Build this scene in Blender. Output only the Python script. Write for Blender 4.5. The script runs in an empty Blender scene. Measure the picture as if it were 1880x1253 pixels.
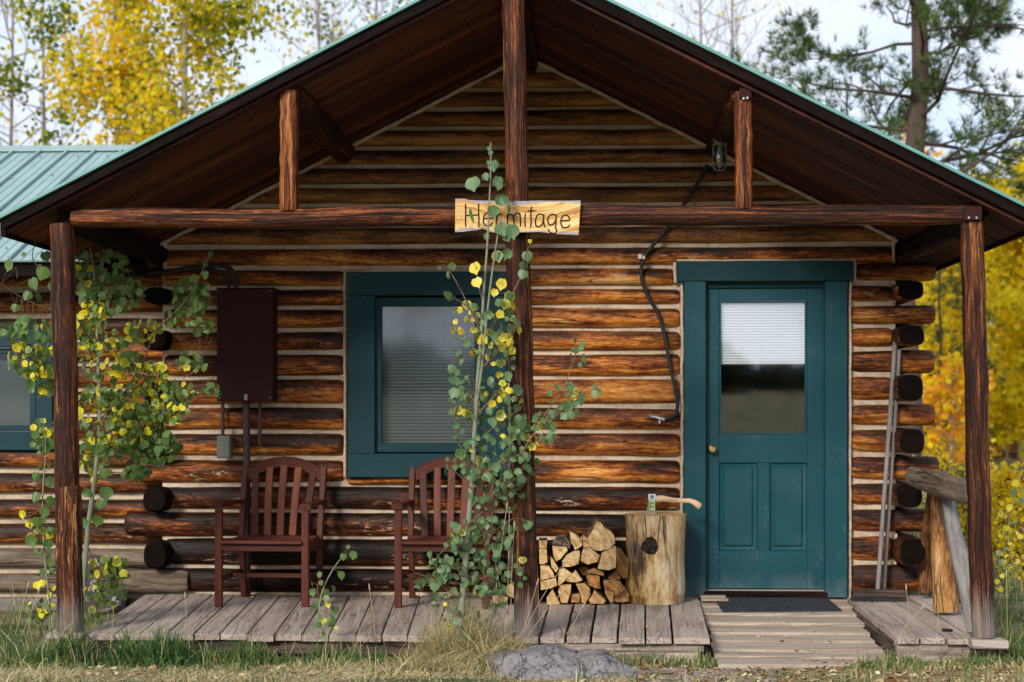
import bpy, math, random
import numpy as np
from mathutils import Vector, Matrix, Euler, noise

random.seed(11)
C = bpy.context.scene.collection
SC = bpy.context.scene
PI = math.pi

# ------------------------------------------------------------------ camera
F_PX, D_CAM, EYE = 3036.0, 11.0, 1.207
YAW = math.atan((1075 - 940) / F_PX)
cam_d = bpy.data.cameras.new('camera')
cam = bpy.data.objects.new('camera', cam_d); C.objects.link(cam)
cam.location = (0, -D_CAM, EYE)
cam.rotation_euler = (PI / 2, 0, YAW)
cam_d.sensor_width = 36.0
cam_d.lens = F_PX / 1880 * 36.0
cam_d.shift_y = (760 - 626.5) / 1880
cam_d.clip_start = 0.1
cam_d.clip_end = 2000
cam_d.dof.use_dof = True
cam_d.dof.focus_distance = 9.5
cam_d.dof.aperture_fstop = 2.3
SC.camera = cam
SC.render.resolution_x, SC.render.resolution_y = 1024, 682

SUN_EL, SUN_AZ = math.radians(27), math.radians(205)   # azimuth clockwise from +Y: behind the camera, to the left
SKY_STRENGTH = 0.1
SUN_STRENGTH = 2.2
EXPOSURE = 0.78

# ------------------------------------------------------------------ node helper
class NT:
    def __init__(s, tree): s.t = tree; s.n = tree.nodes; s.l = tree.links
    def __call__(s, typ, ins=None, **props):
        nd = s.n.new(typ)
        for k, v in props.items(): setattr(nd, k, v)
        if ins:
            for k, v in ins.items():
                sock = nd.inputs[k]
                if isinstance(v, bpy.types.NodeSocket): s.l.new(v, sock)
                else: sock.default_value = v
        return nd
    def math(s, op, a, b=0.0, clamp=False):
        return s('ShaderNodeMath', {0: a, 1: b}, operation=op, use_clamp=clamp).outputs[0]
    def mad(s, a, m, c): return s('ShaderNodeMath', {0: a, 1: m, 2: c}, operation='MULTIPLY_ADD').outputs[0]
    def vmath(s, op, a, b): return s('ShaderNodeVectorMath', {0: a, 1: b}, operation=op).outputs[0]
    def noise(s, vec, scale=1.0, detail=4.0, rough=.55, dist=0.0):
        return s('ShaderNodeTexNoise', {'Vector': vec, 'Scale': scale, 'Detail': detail, 'Roughness': rough, 'Distortion': dist}).outputs['Fac']
    def ramp(s, fac, stops, mode='LINEAR'):
        r = s('ShaderNodeValToRGB', {'Fac': fac}); cr = r.color_ramp; cr.interpolation = mode
        while len(cr.elements) < len(stops): cr.elements.new(.5)
        for e, (p, c) in zip(cr.elements, stops):
            e.position = p; e.color = (c[0], c[1], c[2], 1) if not isinstance(c, (int, float)) else (c, c, c, 1)
        return r.outputs['Color']
    def mix(s, f, a, b, mode='MIX'):
        m = s('ShaderNodeMix', data_type='RGBA', blend_type=mode)
        for sock, v in ((m.inputs[0], f), (m.inputs[6], a), (m.inputs[7], b)):
            if isinstance(v, bpy.types.NodeSocket): s.l.new(v, sock)
            else: sock.default_value = v if isinstance(v, (int, float)) else (v[0], v[1], v[2], 1)
        return m.outputs[2]

# ------------------------------------------------------------------ world and sun
w = bpy.data.worlds.new('World'); SC.world = w; w.use_nodes = True
t = NT(w.node_tree); w.node_tree.nodes.clear()
sky = t('ShaderNodeTexSky', sky_type='NISHITA', sun_disc=False, sun_elevation=SUN_EL, sun_rotation=SUN_AZ, air_density=1.0, dust_density=1.2, altitude=2400)
tc = t('ShaderNodeTexCoord').outputs['Generated']
cl = t.noise(t.vmath('MULTIPLY', tc, (1, 1, 2.2)), 2.6, 6, .55, .3)
cl2 = t.noise(t.vmath('MULTIPLY', tc, (1, 1, 2.0)), 5.0, 4, .5)
cloud = t.mix(cl2, (4.2, 4.9, 6.1), (6.6, 6.9, 7.5))
fac = t.ramp(cl, [(.30, .45), (.52, 1.0)])
col = t.mix(fac, sky.outputs[0], cloud)
bg = t('ShaderNodeBackground', {'Color': col, 'Strength': SKY_STRENGTH})
t('ShaderNodeOutputWorld', {'Surface': bg.outputs[0]})

sd = bpy.data.lights.new('sun', 'SUN'); sd.energy = SUN_STRENGTH; sd.angle = math.radians(13); sd.color = (1.0, .94, .84)
so = bpy.data.objects.new('sun', sd); C.objects.link(so)
sdir = Vector((math.sin(SUN_AZ) * math.cos(SUN_EL), math.cos(SUN_AZ) * math.cos(SUN_EL), math.sin(SUN_EL)))
so.rotation_euler = sdir.to_track_quat('Z', 'Y').to_euler()
so.location = sdir * 30
SC.view_settings.view_transform = 'Standard'
SC.view_settings.look = 'None'
SC.view_settings.gamma = 1.0
SC.view_settings.exposure = EXPOSURE
SC.view_settings.use_curve_mapping = False
SC.render.engine = 'CYCLES'
SC.cycles.max_bounces = 6
SC.cycles.transparent_max_bounces = 12

# ------------------------------------------------------------------ pixel ray -> world point on the plane Y
_f = Vector((-math.sin(YAW), math.cos(YAW), 0)); _r = Vector((math.cos(YAW), math.sin(YAW), 0))
def P(px, py, Y):
    d = _f * F_PX + _r * (px - 940); d.z = 760 - py
    k = (Y + D_CAM) / d.y
    return Vector((d.x * k, Y, EYE + d.z * k))
def PX(px, Y): return P(px, 760, Y).x
def PZ(py, Y, px=1000): return P(px, py, Y).z
def SCL(Y): return F_PX / (Y + D_CAM)          # pixels per metre

# ------------------------------------------------------------------ mesh building
class MB:
    def __init__(s): s.V = []; s.F = []; s.G = []; s.H = []; s.M = []; s.S = []
    def v(s, p, g=(0, 0, 0), h=0.0): s.V.append(tuple(p)); s.G.append(tuple(g)); s.H.append(h); return len(s.V) - 1
    def f(s, ids, m=0, smooth=False): s.F.append(tuple(ids)); s.M.append(m); s.S.append(smooth)

def circ(ra, rb=None, n=12, p=2.0):
    rb = ra if rb is None else rb; out = []
    for i in range(n):
        a = 2 * PI * i / n; c, s_ = math.cos(a), math.sin(a)
        out.append((ra * math.copysign(abs(c) ** (2 / p), c), rb * math.copysign(abs(s_) ** (2 / p), s_)))
    return out
def rect(wd, th, ch=.003):
    a, b = wd / 2, th / 2; c = min(ch, a * .4, b * .4)
    return [(-a + c, -b), (a - c, -b), (a, -b + c), (a, b - c), (a - c, b), (-a + c, b), (-a, b - c), (-a, -b + c)]

def sweep(mb, path, sec, scl=None, up=(0, 0, 1), smooth=True, cap=1, amp=0.0, fr=6.0, seed=0.0, m=0, mcap=None, rb=None, g0=0.0, pin=None):
    """path: points; sec: closed 2D section (side, up); scl: list of scales; amp: relative surface noise"""
    path = [Vector(p) for p in path]; n = len(path); k = len(sec); up = Vector(up)
    scl = scl or [1.0] * n; hb = max(abs(b) for a, b in sec) or 1
    L = g0; rings = []; fr_ = []
    for i, c in enumerate(path):
        if i: L += (path[i] - path[i - 1]).length
        d = (path[min(i + 1, n - 1)] - path[max(i - 1, 0)]).normalized()
        side = d.cross(up)
        if side.length < 1e-4: side = d.cross(Vector((0, 1, 0)))
        side.normalize(); u = side.cross(d).normalized()
        ids = []; sc = scl[i]
        for (a, b) in sec:
            q = 1.0
            if amp:
                q = 1 + amp * noise.noise(Vector((L * fr + seed, a * fr * 2.2, b * fr * 2.2))) + amp * .5 * noise.noise(Vector((L * fr * 3 + seed, a * fr * 9, b * fr * 9 + 5)))
            pt = c + side * (a * sc * q) + u * (b * sc * q)
            if pin: pt = pin(pt)
            ids.append(mb.v(pt, (L, a, b), b / hb))
        rings.append(ids); fr_.append((c, side, u, L, sc))
    for i in range(n - 1):
        for j in range(k):
            j2 = (j + 1) % k
            mb.f((rings[i][j], rings[i + 1][j], rings[i + 1][j2], rings[i][j2]), m, smooth)
    if cap:
        mc = m if mcap is None else mcap
        for e, ring in ((0, rings[0]), (1, rings[-1])):
            c, side, u, L, sc = fr_[0 if e == 0 else -1]
            ids = [mb.v(mb.V[i], (mb.G[i][0], mb.G[i][1], mb.G[i][2]), mb.H[i]) for i in ring]
            cen = sum((Vector(mb.V[i]) for i in ring), Vector()) / k
            cc = mb.v(cen, (L, 0, 0), 0)
            for j in range(k):
                a, b = ids[j], ids[(j + 1) % k]
                mb.f((cc, a, b) if e == 0 else (cc, b, a), mc, False)

def lin(a, b, n):
    a, b = Vector(a), Vector(b); return [a.lerp(b, i / (n - 1)) for i in range(n)]

def box(mb, x0, x1, y0, y1, z0, z1, ch=.003, m=0):
    dx, dy, dz = x1 - x0, y1 - y0, z1 - z0; cx, cy, cz = (x0 + x1) / 2, (y0 + y1) / 2, (z0 + z1) / 2
    if dx >= dy and dx >= dz: sweep(mb, [(x0, cy, cz), (x1, cy, cz)], rect(dy, dz, ch), smooth=False, m=m)
    elif dz >= dy: sweep(mb, [(cx, cy, z0), (cx, cy, z1)], rect(dx, dy, ch), up=(0, 1, 0), smooth=False, m=m)
    else: sweep(mb, [(cx, y0, cz), (cx, y1, cz)], rect(dx, dz, ch), smooth=False, m=m)

def catmull(pts, n):
    pts = [Vector(p) for p in pts]; P4 = [pts[0] * 2 - pts[1]] + pts + [pts[-1] * 2 - pts[-2]]; out = []
    for i in range(1, len(P4) - 2):
        a, b, c, d = P4[i - 1:i + 3]
        for j in range(n):
            u = j / n
            out.append(.5 * ((2 * b) + (c - a) * u + (2 * a - 5 * b + 4 * c - d) * u * u + (3 * b - a - 3 * c + d) * u ** 3))
    out.append(pts[-1]); return out

def to_mesh(name, mb, mats):
    me = bpy.data.meshes.new(name); me.from_pydata(mb.V, [], mb.F)
    me.attributes.new('g', 'FLOAT_VECTOR', 'POINT').data.foreach_set('vector', np.array(mb.G, dtype=np.float32).ravel())
    me.attributes.new('h', 'FLOAT', 'POINT').data.foreach_set('value', np.array(mb.H, dtype=np.float32))
    for x in (mats if isinstance(mats, (list, tuple)) else [mats]): me.materials.append(x)
    me.polygons.foreach_set('material_index', mb.M); me.polygons.foreach_set('use_smooth', mb.S)
    me.update(); return me

def put(name, me, parent=None, loc=None, rot=None, scale=None, color=None):
    o = bpy.data.objects.new(name, me); C.objects.link(o)
    if parent is not None:
        o.parent = parent
    if loc is not None: o.location = loc
    if rot is not None: o.rotation_euler = rot
    if scale is not None: o.scale = scale
    if color is not None: o.color = color
    return o

ROOT = {}
def base_of(o):
    b = Vector((0, 0, 0))
    while o is not None:
        b += Vector(o.location); o = o.parent
    return b
def part(name, mb, mats, parent, color=None, label=None):
    """geometry in world coordinates, stored relative to its thing's base"""
    b = base_of(parent) if parent is not None else Vector((0, 0, 0))
    me = to_mesh(name, mb, mats)
    if b.length: me.transform(Matrix.Translation(-b))
    o = put(name, me, parent, color=color)
    if label: o['label'] = label
    return o
def tag(o, label=None, cat=None, group=None, kind=None):
    if label: o['label'] = label
    if cat: o['category'] = cat
    if group: o['group'] = group
    if kind: o['kind'] = kind
    return o
def thing(name, label, cat, loc, group=None, rotz=0.0):
    o = put(name, None, None, loc, (0, 0, rotz)); o.empty_display_size = .1
    return tag(o, label, cat, group)
def one(name, mb, mats, label, cat, loc, group=None, color=None):
    """a thing that is a single mesh, its origin at its base"""
    me = to_mesh(name, mb, mats); me.transform(Matrix.Translation(-Vector(loc)))
    return tag(put(name, me, None, loc, color=color), label, cat, group)

def np_mesh(name, V, Q, tint, mat, smooth=False, extra=None):
    me = bpy.data.meshes.new(name); V = np.asarray(V, dtype=np.float32); Q = np.asarray(Q, dtype=np.int32)
    k = Q.shape[1]; me.vertices.add(len(V)); me.vertices.foreach_set('co', V.ravel())
    me.loops.add(Q.size); me.loops.foreach_set('vertex_index', Q.ravel())
    me.polygons.add(len(Q)); me.polygons.foreach_set('loop_start', np.arange(0, Q.size, k, dtype=np.int32))
    me.polygons.foreach_set('loop_total', np.full(len(Q), k, dtype=np.int32))
    me.polygons.foreach_set('use_smooth', np.full(len(Q), smooth))
    me.attributes.new('tint', 'FLOAT', 'POINT').data.foreach_set('value', np.asarray(tint, dtype=np.float32))
    if extra is not None: me.attributes.new('e', 'FLOAT', 'POINT').data.foreach_set('value', np.asarray(extra, dtype=np.float32))
    me.materials.append(mat); me.update(calc_edges=True); return me

# ------------------------------------------------------------------ materials
def new_mat(name):
    m = bpy.data.materials.new(name); m.use_nodes = True; m.node_tree.nodes.clear(); return m, NT(m.node_tree)
def finish(t, color, rough=.6, bump=None, bstr=.3, bdist=.01, metal=0.0, spec=.5, extra=None):
    ins = {'Base Color': color, 'Roughness': rough, 'Metallic': metal, 'Specular IOR Level': spec}
    if isinstance(color, tuple): ins['Base Color'] = (color[0], color[1], color[2], 1)
    if bump is not None:
        ins['Normal'] = t('ShaderNodeBump', {'Strength': bstr, 'Distance': bdist, 'Height': bump}).outputs[0]
    if extra: ins.update(extra)
    b = t('ShaderNodeBsdfPrincipled', ins)
    t('ShaderNodeOutputMaterial', {'Surface': b.outputs[0]}); return b

def wood(name, stops, hk=0.0, rough=(.45, .7), blotch=1.2, streak=.9, bstr=.5, crack=.5, cw=.03, cross=1.0, flake=None, grey=None, greycol=(.16, .14, .13), spec=.35, endc=None, clevel=.5, fine=.6, lx=1.0, foot=0.0, footcol=(.30, .26, .24)):
    """wood whose grain runs along attribute g.x; Object colour red shifts the tone; hk darkens the upper side of a log"""
    m, t = new_mat(name)
    g = t('ShaderNodeAttribute', attribute_name='g').outputs['Vector']
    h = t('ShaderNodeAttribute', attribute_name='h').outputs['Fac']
    oi = t('ShaderNodeObjectInfo')
    rv = t('ShaderNodeCombineXYZ', {0: t.math('MULTIPLY', oi.outputs['Random'], 47.0), 1: t.math('MULTIPLY', oi.outputs['Random'], 13.0), 2: 0.0}).outputs[0]
    c = t.vmath('ADD', g, rv)
    def sc(x, y): return t.vmath('MULTIPLY', c, (x * lx, y * cross, y * cross))
    warp = t.noise(sc(1.6, 5), 1, 2, .5)
    c2 = t.vmath('ADD', c, t('ShaderNodeCombineXYZ', {0: 0.0, 1: t.math('MULTIPLY', warp, .05), 2: t.math('MULTIPLY', warp, .05)}).outputs[0])
    n1 = t.noise(t.vmath('MULTIPLY', c2, (2.6 * lx, 30 * cross, 30 * cross)), 1, 6, .65)
    n2 = t.noise(sc(1.7, 7), 1, 5, .6, .6)
    n3 = t.noise(t.vmath('MULTIPLY', c2, (14 * lx, 120 * cross, 120 * cross)), 1, 5, .75)
    n4 = t.noise(t.vmath('MULTIPLY', c2, (26, 60 * cross, 60 * cross)), 1, 3, .6)
    sp = t('ShaderNodeSeparateColor', {0: oi.outputs['Color']})
    v = t.mad(t.math('SUBTRACT', n1, .5), streak, .5)
    v = t.mad(t.math('SUBTRACT', n2, .5), blotch, v)
    v = t.mad(t.math('SUBTRACT', n3, .5), fine, v)
    v = t.mad(t.math('SUBTRACT', n4, .5), fine * .45, v)
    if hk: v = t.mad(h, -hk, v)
    v = t.math('ADD', v, t.math('SUBTRACT', sp.outputs[0], .5))
    v = t.math('ADD', v, 0.0, True)
    col = t.ramp(v, stops)
    if flake:
        fl = t.noise(sc(7, 30), 1, 4, .7, .5)
        fl2 = t.noise(sc(1.1, 3), 1, 2, .5)
        fm = t.math('MULTIPLY', t.ramp(fl, [(.58, 0), (.63, 1)]), t.ramp(fl2, [(.5, 0), (.62, 1)]))
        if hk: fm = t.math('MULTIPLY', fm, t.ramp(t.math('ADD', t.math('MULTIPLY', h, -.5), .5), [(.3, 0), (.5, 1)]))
        col = t.mix(fm, col, flake)
    if grey:
        gm = t.noise(sc(1.3, 4), 1, 3, .6)
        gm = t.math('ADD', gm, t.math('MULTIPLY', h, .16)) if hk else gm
        gm = t.math('ADD', gm, t.math('SUBTRACT', sp.outputs[1], .5))
        col = t.mix(t.math('MULTIPLY', t.ramp(gm, [(.5, 0), (.72, 1)]), grey), col, t.mix(n1, tuple(x * .45 for x in greycol), tuple(x * 1.5 for x in greycol)))
    cn = t.noise(t.vmath('MULTIPLY', c2, (1.1 * lx, 16 * cross, 16 * cross)), 1, 2, .5, .2)
    cm = t.math('ABSOLUTE', t.math('SUBTRACT', cn, clevel))
    cm = t.ramp(cm, [(0.0, 1), (cw, 0)])
    cm = t.math('MULTIPLY', cm, t.ramp(t.noise(sc(1.9, 3), 1, 2), [(.42, 0), (.52, 1)]))
    cmx = t.math('MULTIPLY', cm, crack)
    col = t.mix(cmx, col, (.008, .005, .004))
    if foot:   # sun and rain bleached towards the foot (g.x = metres from the foot)
        gx = t('ShaderNodeSeparateXYZ', {0: g}).outputs[0]
        fm = t.math('ADD', t.mad(gx, -1 / foot, 1.0), t.math('MULTIPLY', t.math('SUBTRACT', n1, .5), 2.2))
        fm = t.ramp(fm, [(.15, 0), (.85, .75)])
        col = t.mix(fm, col, t.mix(n3, tuple(x * .35 for x in footcol), tuple(x * 1.25 for x in footcol)))
    # knots
    vo = t('ShaderNodeTexVoronoi', {'Vector': sc(2.0, 7), 'Scale': 1.0, 'Randomness': 1.0})
    kn = t.ramp(vo.outputs['Distance'], [(.06, 1), (.14, 0)])
    kn = t.math('MULTIPLY', kn, t.ramp(t('ShaderNodeSeparateColor', {0: vo.outputs['Color']}).outputs[0], [(.62, 0), (.64, 1)]))
    col = t.mix(t.math('MULTIPLY', kn, .85), col, (.012, .007, .005))
    hgt = t.math('ADD', t.math('MULTIPLY', n1, .6), t.math('MULTIPLY', n3, .55))
    hgt = t.mad(n2, .5, hgt)
    hgt = t.math('SUBTRACT', hgt, t.math('MULTIPLY', cm, .9))
    rg = t.mad(n1, rough[1] - rough[0], rough[0])
    finish(t, col, rg, hgt, bstr, .006, spec=spec)
    return m

LOGSTOPS = [(0, (.006, .0023, .0013)), (.24, (.022, .0068, .0028)), (.38, (.075, .020, .0050)), (.50, (.19, .048, .0085)), (.64, (.40, .118, .016)), (.80, (.60, .235, .040)), (1, (.72, .42, .15))]
M = {}
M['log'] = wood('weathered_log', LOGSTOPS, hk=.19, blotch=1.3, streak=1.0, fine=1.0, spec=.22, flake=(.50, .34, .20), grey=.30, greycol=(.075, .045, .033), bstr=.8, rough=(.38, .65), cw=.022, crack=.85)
M['gable_log'] = wood('gable_log_wood', [(0, (.010, .004, .002)), (.33, (.04, .012, .004)), (.50, (.15, .052, .011)), (.70, (.32, .13, .025)), (1, (.46, .24, .07))], hk=.17, fine=.8, blotch=1.1, streak=.9, bstr=.6, rough=(.5, .75), crack=.8, cw=.02)  # browner, flatter log colours: the gable's low light painted in
M['dark_end'] = wood('dark_log_end', [(0, (.003, .002, .0015)), (.5, (.008, .0045, .0035)), (1, (.04, .022, .015))], blotch=.8, streak=.6, bstr=.8, crack=.6, cw=.05, rough=(.8, .95), spec=.06)
M['post'] = wood('porch_post_wood', [(0, (.007, .003, .002)), (.36, (.022, .0068, .0038)), (.53, (.075, .019, .007)), (.68, (.22, .060, .014)), (.86, (.36, .13, .035)), (1, (.52, .25, .09))], blotch=.8, streak=1.5, fine=.9, flake=(.40, .20, .07), bstr=.9, crack=.9, cw=.035, rough=(.45, .7), cross=1.7, spec=.2, lx=.62)
M['post_grey'] = wood('sun_bleached_post_wood', [(0, (.02, .011, .008)), (.35, (.06, .03, .02)), (.6, (.14, .075, .045)), (.8, (.25, .16, .11)), (1, (.38, .29, .23))], blotch=.9, streak=1.3, bstr=1.0, crack=.9, cw=.05, rough=(.7, .9), grey=.8, greycol=(.24, .21, .2))
M['post_ground'] = wood('porch_post_wood_bleached_foot', [(0, (.007, .003, .002)), (.36, (.024, .0078, .0042)), (.53, (.075, .021, .008)), (.68, (.22, .064, .016)), (.86, (.36, .14, .04)), (1, (.50, .25, .10))], blotch=.8, streak=1.5, fine=.9, flake=(.40, .20, .07), bstr=.9, crack=.9, cw=.035, rough=(.55, .8), cross=1.7, spec=.2, lx=.62, foot=.30)
M['soffit'] = wood('stained_soffit_board', [(0, (.007, .0024, .0016)), (.4, (.027, .0068, .0038)), (.65, (.080, .018, .0075)), (1, (.22, .06, .018))], blotch=.9, streak=.8, bstr=.5, crack=.4, rough=(.6, .85), spec=.3)
M['deck'] = wood('weathered_deck_board', [(0, (.08, .055, .044)), (.28, (.22, .165, .135)), (.55, (.38, .31, .265)), (1, (.54, .47, .42))], blotch=.7, streak=.75, bstr=.8, crack=.45, cw=.02, lx=.5, fine=.9, rough=(.75, .95), spec=.2)
M['ramp'] = wood('ramp_board', [(0, (.13, .09, .065)), (.35, (.30, .225, .17)), (.6, (.44, .355, .285)), (1, (.58, .50, .42))], blotch=.7, streak=.8, bstr=.6, crack=.4, lx=.5, fine=.9, rough=(.75, .95), spec=.2)
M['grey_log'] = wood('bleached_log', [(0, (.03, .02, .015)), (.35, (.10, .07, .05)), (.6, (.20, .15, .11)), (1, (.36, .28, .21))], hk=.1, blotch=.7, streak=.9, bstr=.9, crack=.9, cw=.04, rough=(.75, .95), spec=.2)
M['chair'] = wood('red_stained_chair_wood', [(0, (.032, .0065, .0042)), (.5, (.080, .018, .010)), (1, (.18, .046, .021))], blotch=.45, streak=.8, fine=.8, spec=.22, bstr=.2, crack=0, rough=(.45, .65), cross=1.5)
M['chair_lit'] = wood('lit_chair_slat_wood', [(0, (.07, .014, .008)), (.5, (.20, .052, .024)), (1, (.36, .12, .055))], blotch=.45, streak=.8, fine=.8, spec=.22, bstr=.2, crack=0, rough=(.45, .65), cross=1.5)  # brighter copy of the chair wood: light on the slats put into its colour
M['sign'] = wood('sign_board_wood', [(0, (.22, .09, .025)), (.30, (.45, .22, .06)), (.55, (.66, .41, .17)), (1, (.80, .58, .30))], blotch=.8, streak=.8, bstr=.3, crack=.6, cw=.012, rough=(.5, .7), cross=1.4)
M['stump'] = wood('peeled_stump_wood', [(0, (.03, .015, .008)), (.28, (.13, .06, .02)), (.45, (.36, .19, .06)), (.62, (.58, .38, .15)), (.8, (.66, .52, .30)), (1, (.74, .64, .46))], blotch=2.0, streak=1.1, fine=1.0, bstr=1.4, crack=.9, cw=.03, grey=.55, greycol=(.26, .22, .21), rough=(.6, .85), cross=.6)
M['bark_post'] = wood('honey_rail_wood', [(0, (.03, .012, .006)), (.3, (.10, .04, .014)), (.55, (.27, .12, .035)), (.8, (.45, .24, .09)), (1, (.55, .38, .2))], blotch=1.9, cross=.8, streak=1.0, bstr=.9, crack=.7, rough=(.55, .8), fine=1.0, spec=.25)
M['drift'] = wood('grey_driftwood', [(0, (.06, .05, .045)), (.4, (.18, .16, .155)), (.7, (.30, .28, .27)), (1, (.45, .42, .40))], blotch=.7, streak=1.0, bstr=1.0, crack=.9, cw=.05, rough=(.8, .95))
M['pole'] = wood('grey_broom_pole', [(0, (.09, .075, .07)), (.5, (.20, .18, .175)), (1, (.36, .33, .32))], blotch=.5, streak=.8, bstr=.3, crack=.3, rough=(.6, .8))
M['handle'] = wood('axe_handle_wood', [(0, (.42, .24, .12)), (.5, (.60, .40, .24)), (1, (.72, .54, .38))], blotch=.4, streak=.6, bstr=.15, crack=0, rough=(.4, .55), cross=2)
M['fascia'] = wood('fascia_board', [(0, (.003, .002, .002)), (.5, (.009, .004, .004)), (.75, (.03, .009, .007)), (1, (.16, .06, .03))], blotch=1.1, streak=1.2, bstr=.8, crack=.8, rough=(.6, .85), spec=.08)
M['sill_board'] = wood('deck_edge_beam', [(0, (.02, .012, .009)), (.4, (.055, .035, .028)), (.7, (.12, .08, .065)), (1, (.2, .15, .12))], blotch=.9, streak=1.0, bstr=1.0, crack=.9, cw=.05, rough=(.8, .95))

def firewood_mats():
    """split side wood and the sawn end, with growth rings from the attribute g"""
    m, t = new_mat('firewood_end')
    g = t('ShaderNodeAttribute', attribute_name='g').outputs['Vector']; oi = t('ShaderNodeObjectInfo')
    sp = t('ShaderNodeSeparateColor', {0: oi.outputs['Color']})
    g2 = t.vmath('MULTIPLY', g, (0, 1, 1))
    rv = t('ShaderNodeCombineXYZ', {0: oi.outputs['Random'], 1: t.math('MULTIPLY', oi.outputs['Random'], .12), 2: .06}).outputs[0]
    ln = t('ShaderNodeVectorMath', {0: t.vmath('ADD', g2, rv)}, operation='LENGTH').outputs['Value']
    nz = t.noise(g2, 25, 4, .6)
    ring = t.math('SINE', t.mad(nz, 5.0, t.math('MULTIPLY', ln, 900)))
    n1 = t.noise(t.vmath('ADD', g2, rv), 18, 5, .65)
    n2 = t.noise(g2, 160, 3, .6)
    v = t.mad(ring, .07, n1); v = t.mad(t.math('SUBTRACT', n2, .5), .5, v)
    pale = t.ramp(v, [(.2, (.24, .13, .05)), (.45, (.52, .34, .15)), (.7, (.72, .53, .29))])
    red = t.ramp(v, [(.2, (.10, .035, .01)), (.45, (.30, .12, .03)), (.7, (.48, .24, .07))])
    col = t.mix(sp.outputs[0], pale, red)
    ck = t.noise(t.vmath('MULTIPLY', t.vmath('ADD', g2, rv), (1, 20, 55)), 1, 2, .5, .3)
    cm = t.ramp(t.math('ABSOLUTE', t.math('SUBTRACT', ck, .5)), [(0, 1), (.018, 0)])
    col = t.mix(t.math('MULTIPLY', cm, .6), col, (.05, .025, .01))
    finish(t, col, .8, t.math('ADD', n2, t.math('MULTIPLY', n1, .6)), .6, .004, spec=.2)
    return m
M['fw_end'] = firewood_mats()
M['fw_side'] = wood('firewood_split_side', [(0, (.10, .05, .02)), (.4, (.26, .15, .06)), (.7, (.46, .30, .14)), (1, (.6, .44, .24))], blotch=.8, streak=1.0, bstr=1.0, crack=.5, rough=(.8, .95))
M['bark'] = wood('firewood_bark', [(0, (.012, .008, .007)), (.5, (.05, .035, .028)), (1, (.16, .12, .1))], blotch=1.0, streak=.8, bstr=1.2, crack=.8, cw=.07, rough=(.85, .97), spec=.1)

def chinking():
    m, t = new_mat('chinking_mortar')
    p = t('ShaderNodeNewGeometry').outputs['Position']
    n = t.noise(p, 30, 5, .6); n2 = t.noise(p, 3.0, 4, .6); n3 = t.noise(p, 150, 3, .6)
    col = t.ramp(t.mad(t.math('SUBTRACT', n, .5), .4, n2), [(.25, (.38, .27, .19)), (.5, (.56, .43, .31)), (.75, (.68, .55, .42))])
    n4 = t.noise(t.vmath('MULTIPLY', p, (1.2, 1, 9)), 4, 5, .7)
    col = t.mix(t.ramp(n4, [(.50, 0), (.68, .55)]), col, (.16, .10, .06))
    ck = t.noise(p, 11, 3, .6, .5); cm = t.ramp(t.math('ABSOLUTE', t.math('SUBTRACT', ck, .5)), [(0, 1), (.010, 0)])
    col = t.mix(t.math('MULTIPLY', cm, .5), col, (.08, .055, .04))
    finish(t, col, .9, t.mad(n3, .4, n), .6, .006, spec=.2); return m
M['chink'] = chinking()

def paint(name, c, rough=.4, var=.25, bump=.1, wood_grain=True, scuff=None, spec=.5, chips=0.0):
    m, t = new_mat(name)
    g = t('ShaderNodeAttribute', attribute_name='g').outputs['Vector'] if wood_grain else t('ShaderNodeTexCoord').outputs['Object']
    oi = t('ShaderNodeObjectInfo'); g = t.vmath('ADD', g, t('ShaderNodeCombineXYZ', {0: t.math('MULTIPLY', oi.outputs['Random'], 9.0)}).outputs[0])
    n = t.noise(t.vmath('MULTIPLY', g, (3, 60, 60) if wood_grain else (20, 20, 20)), 1, 4, .6)
    n2 = t.noise(g, 2.5, 4, .6, .3)
    col = t.mix(n2, tuple(x * (1 - var) for x in c), tuple(x * (1 + var) for x in c))
    if scuff:
        s1 = t.noise(t.vmath('MULTIPLY', g, (3, 3, 3)), 1, 3); s2 = t.noise(g, 60, 4, .7)
        col = t.mix(t.math('MULTIPLY', t.math('MULTIPLY', t.ramp(s1, [(.55, 0), (.7, 1)]), t.ramp(s2, [(.45, 0), (.65, 1)])), scuff), col, (.3, .38, .42))
    if chips:
        pz = t('ShaderNodeNewGeometry').outputs['Position']; zz = t('ShaderNodeSeparateXYZ', {0: pz}).outputs[2]
        c1 = t.noise(t.vmath('MULTIPLY', g, (9, 40, 40)), 1, 4, .7)
        col = t.mix(t.math('MULTIPLY', t.ramp(c1, [(.70, 0), (.72, 1)]), chips), col, (.16, .20, .20))
        d1 = t.math('MULTIPLY', t.ramp(zz, [(.0, 1), (.30, 0)]), t.noise(t.vmath('MULTIPLY', pz, (9, 9, 4)), 1, 5, .7))
        col = t.mix(t.math('MULTIPLY', t.ramp(d1, [(.25, 0), (.6, .55)]), 1.0), col, (.14, .17, .18))
    finish(t, col, t.mad(n, .2, rough), n, bump, .003, spec=spec); return m
M['teal'] = paint('teal_door_paint', (.0035, .053, .070), rough=.38, spec=.3, scuff=.12, var=.22, chips=.5, bump=.25)
M['teal_dark'] = paint('dark_teal_trim_paint', (.002, .032, .042), rough=.4, spec=.22, scuff=.08, var=.28, chips=.5, bump=.25)
M['maroon'] = paint('maroon_metal_paint', (.030, .0062, .0050), rough=.6, spec=.2, wood_grain=False, var=.15)
M['black'] = paint('black_cable_rubber', (.012, .011, .011), rough=.55, wood_grain=False)
M['greybox'] = paint('grey_plastic_box', (.13, .14, .12), rough=.6, wood_grain=False)
M['white_pl'] = paint('white_plastic_clip', (.62, .62, .62), rough=.5, wood_grain=False, var=.05)
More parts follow.
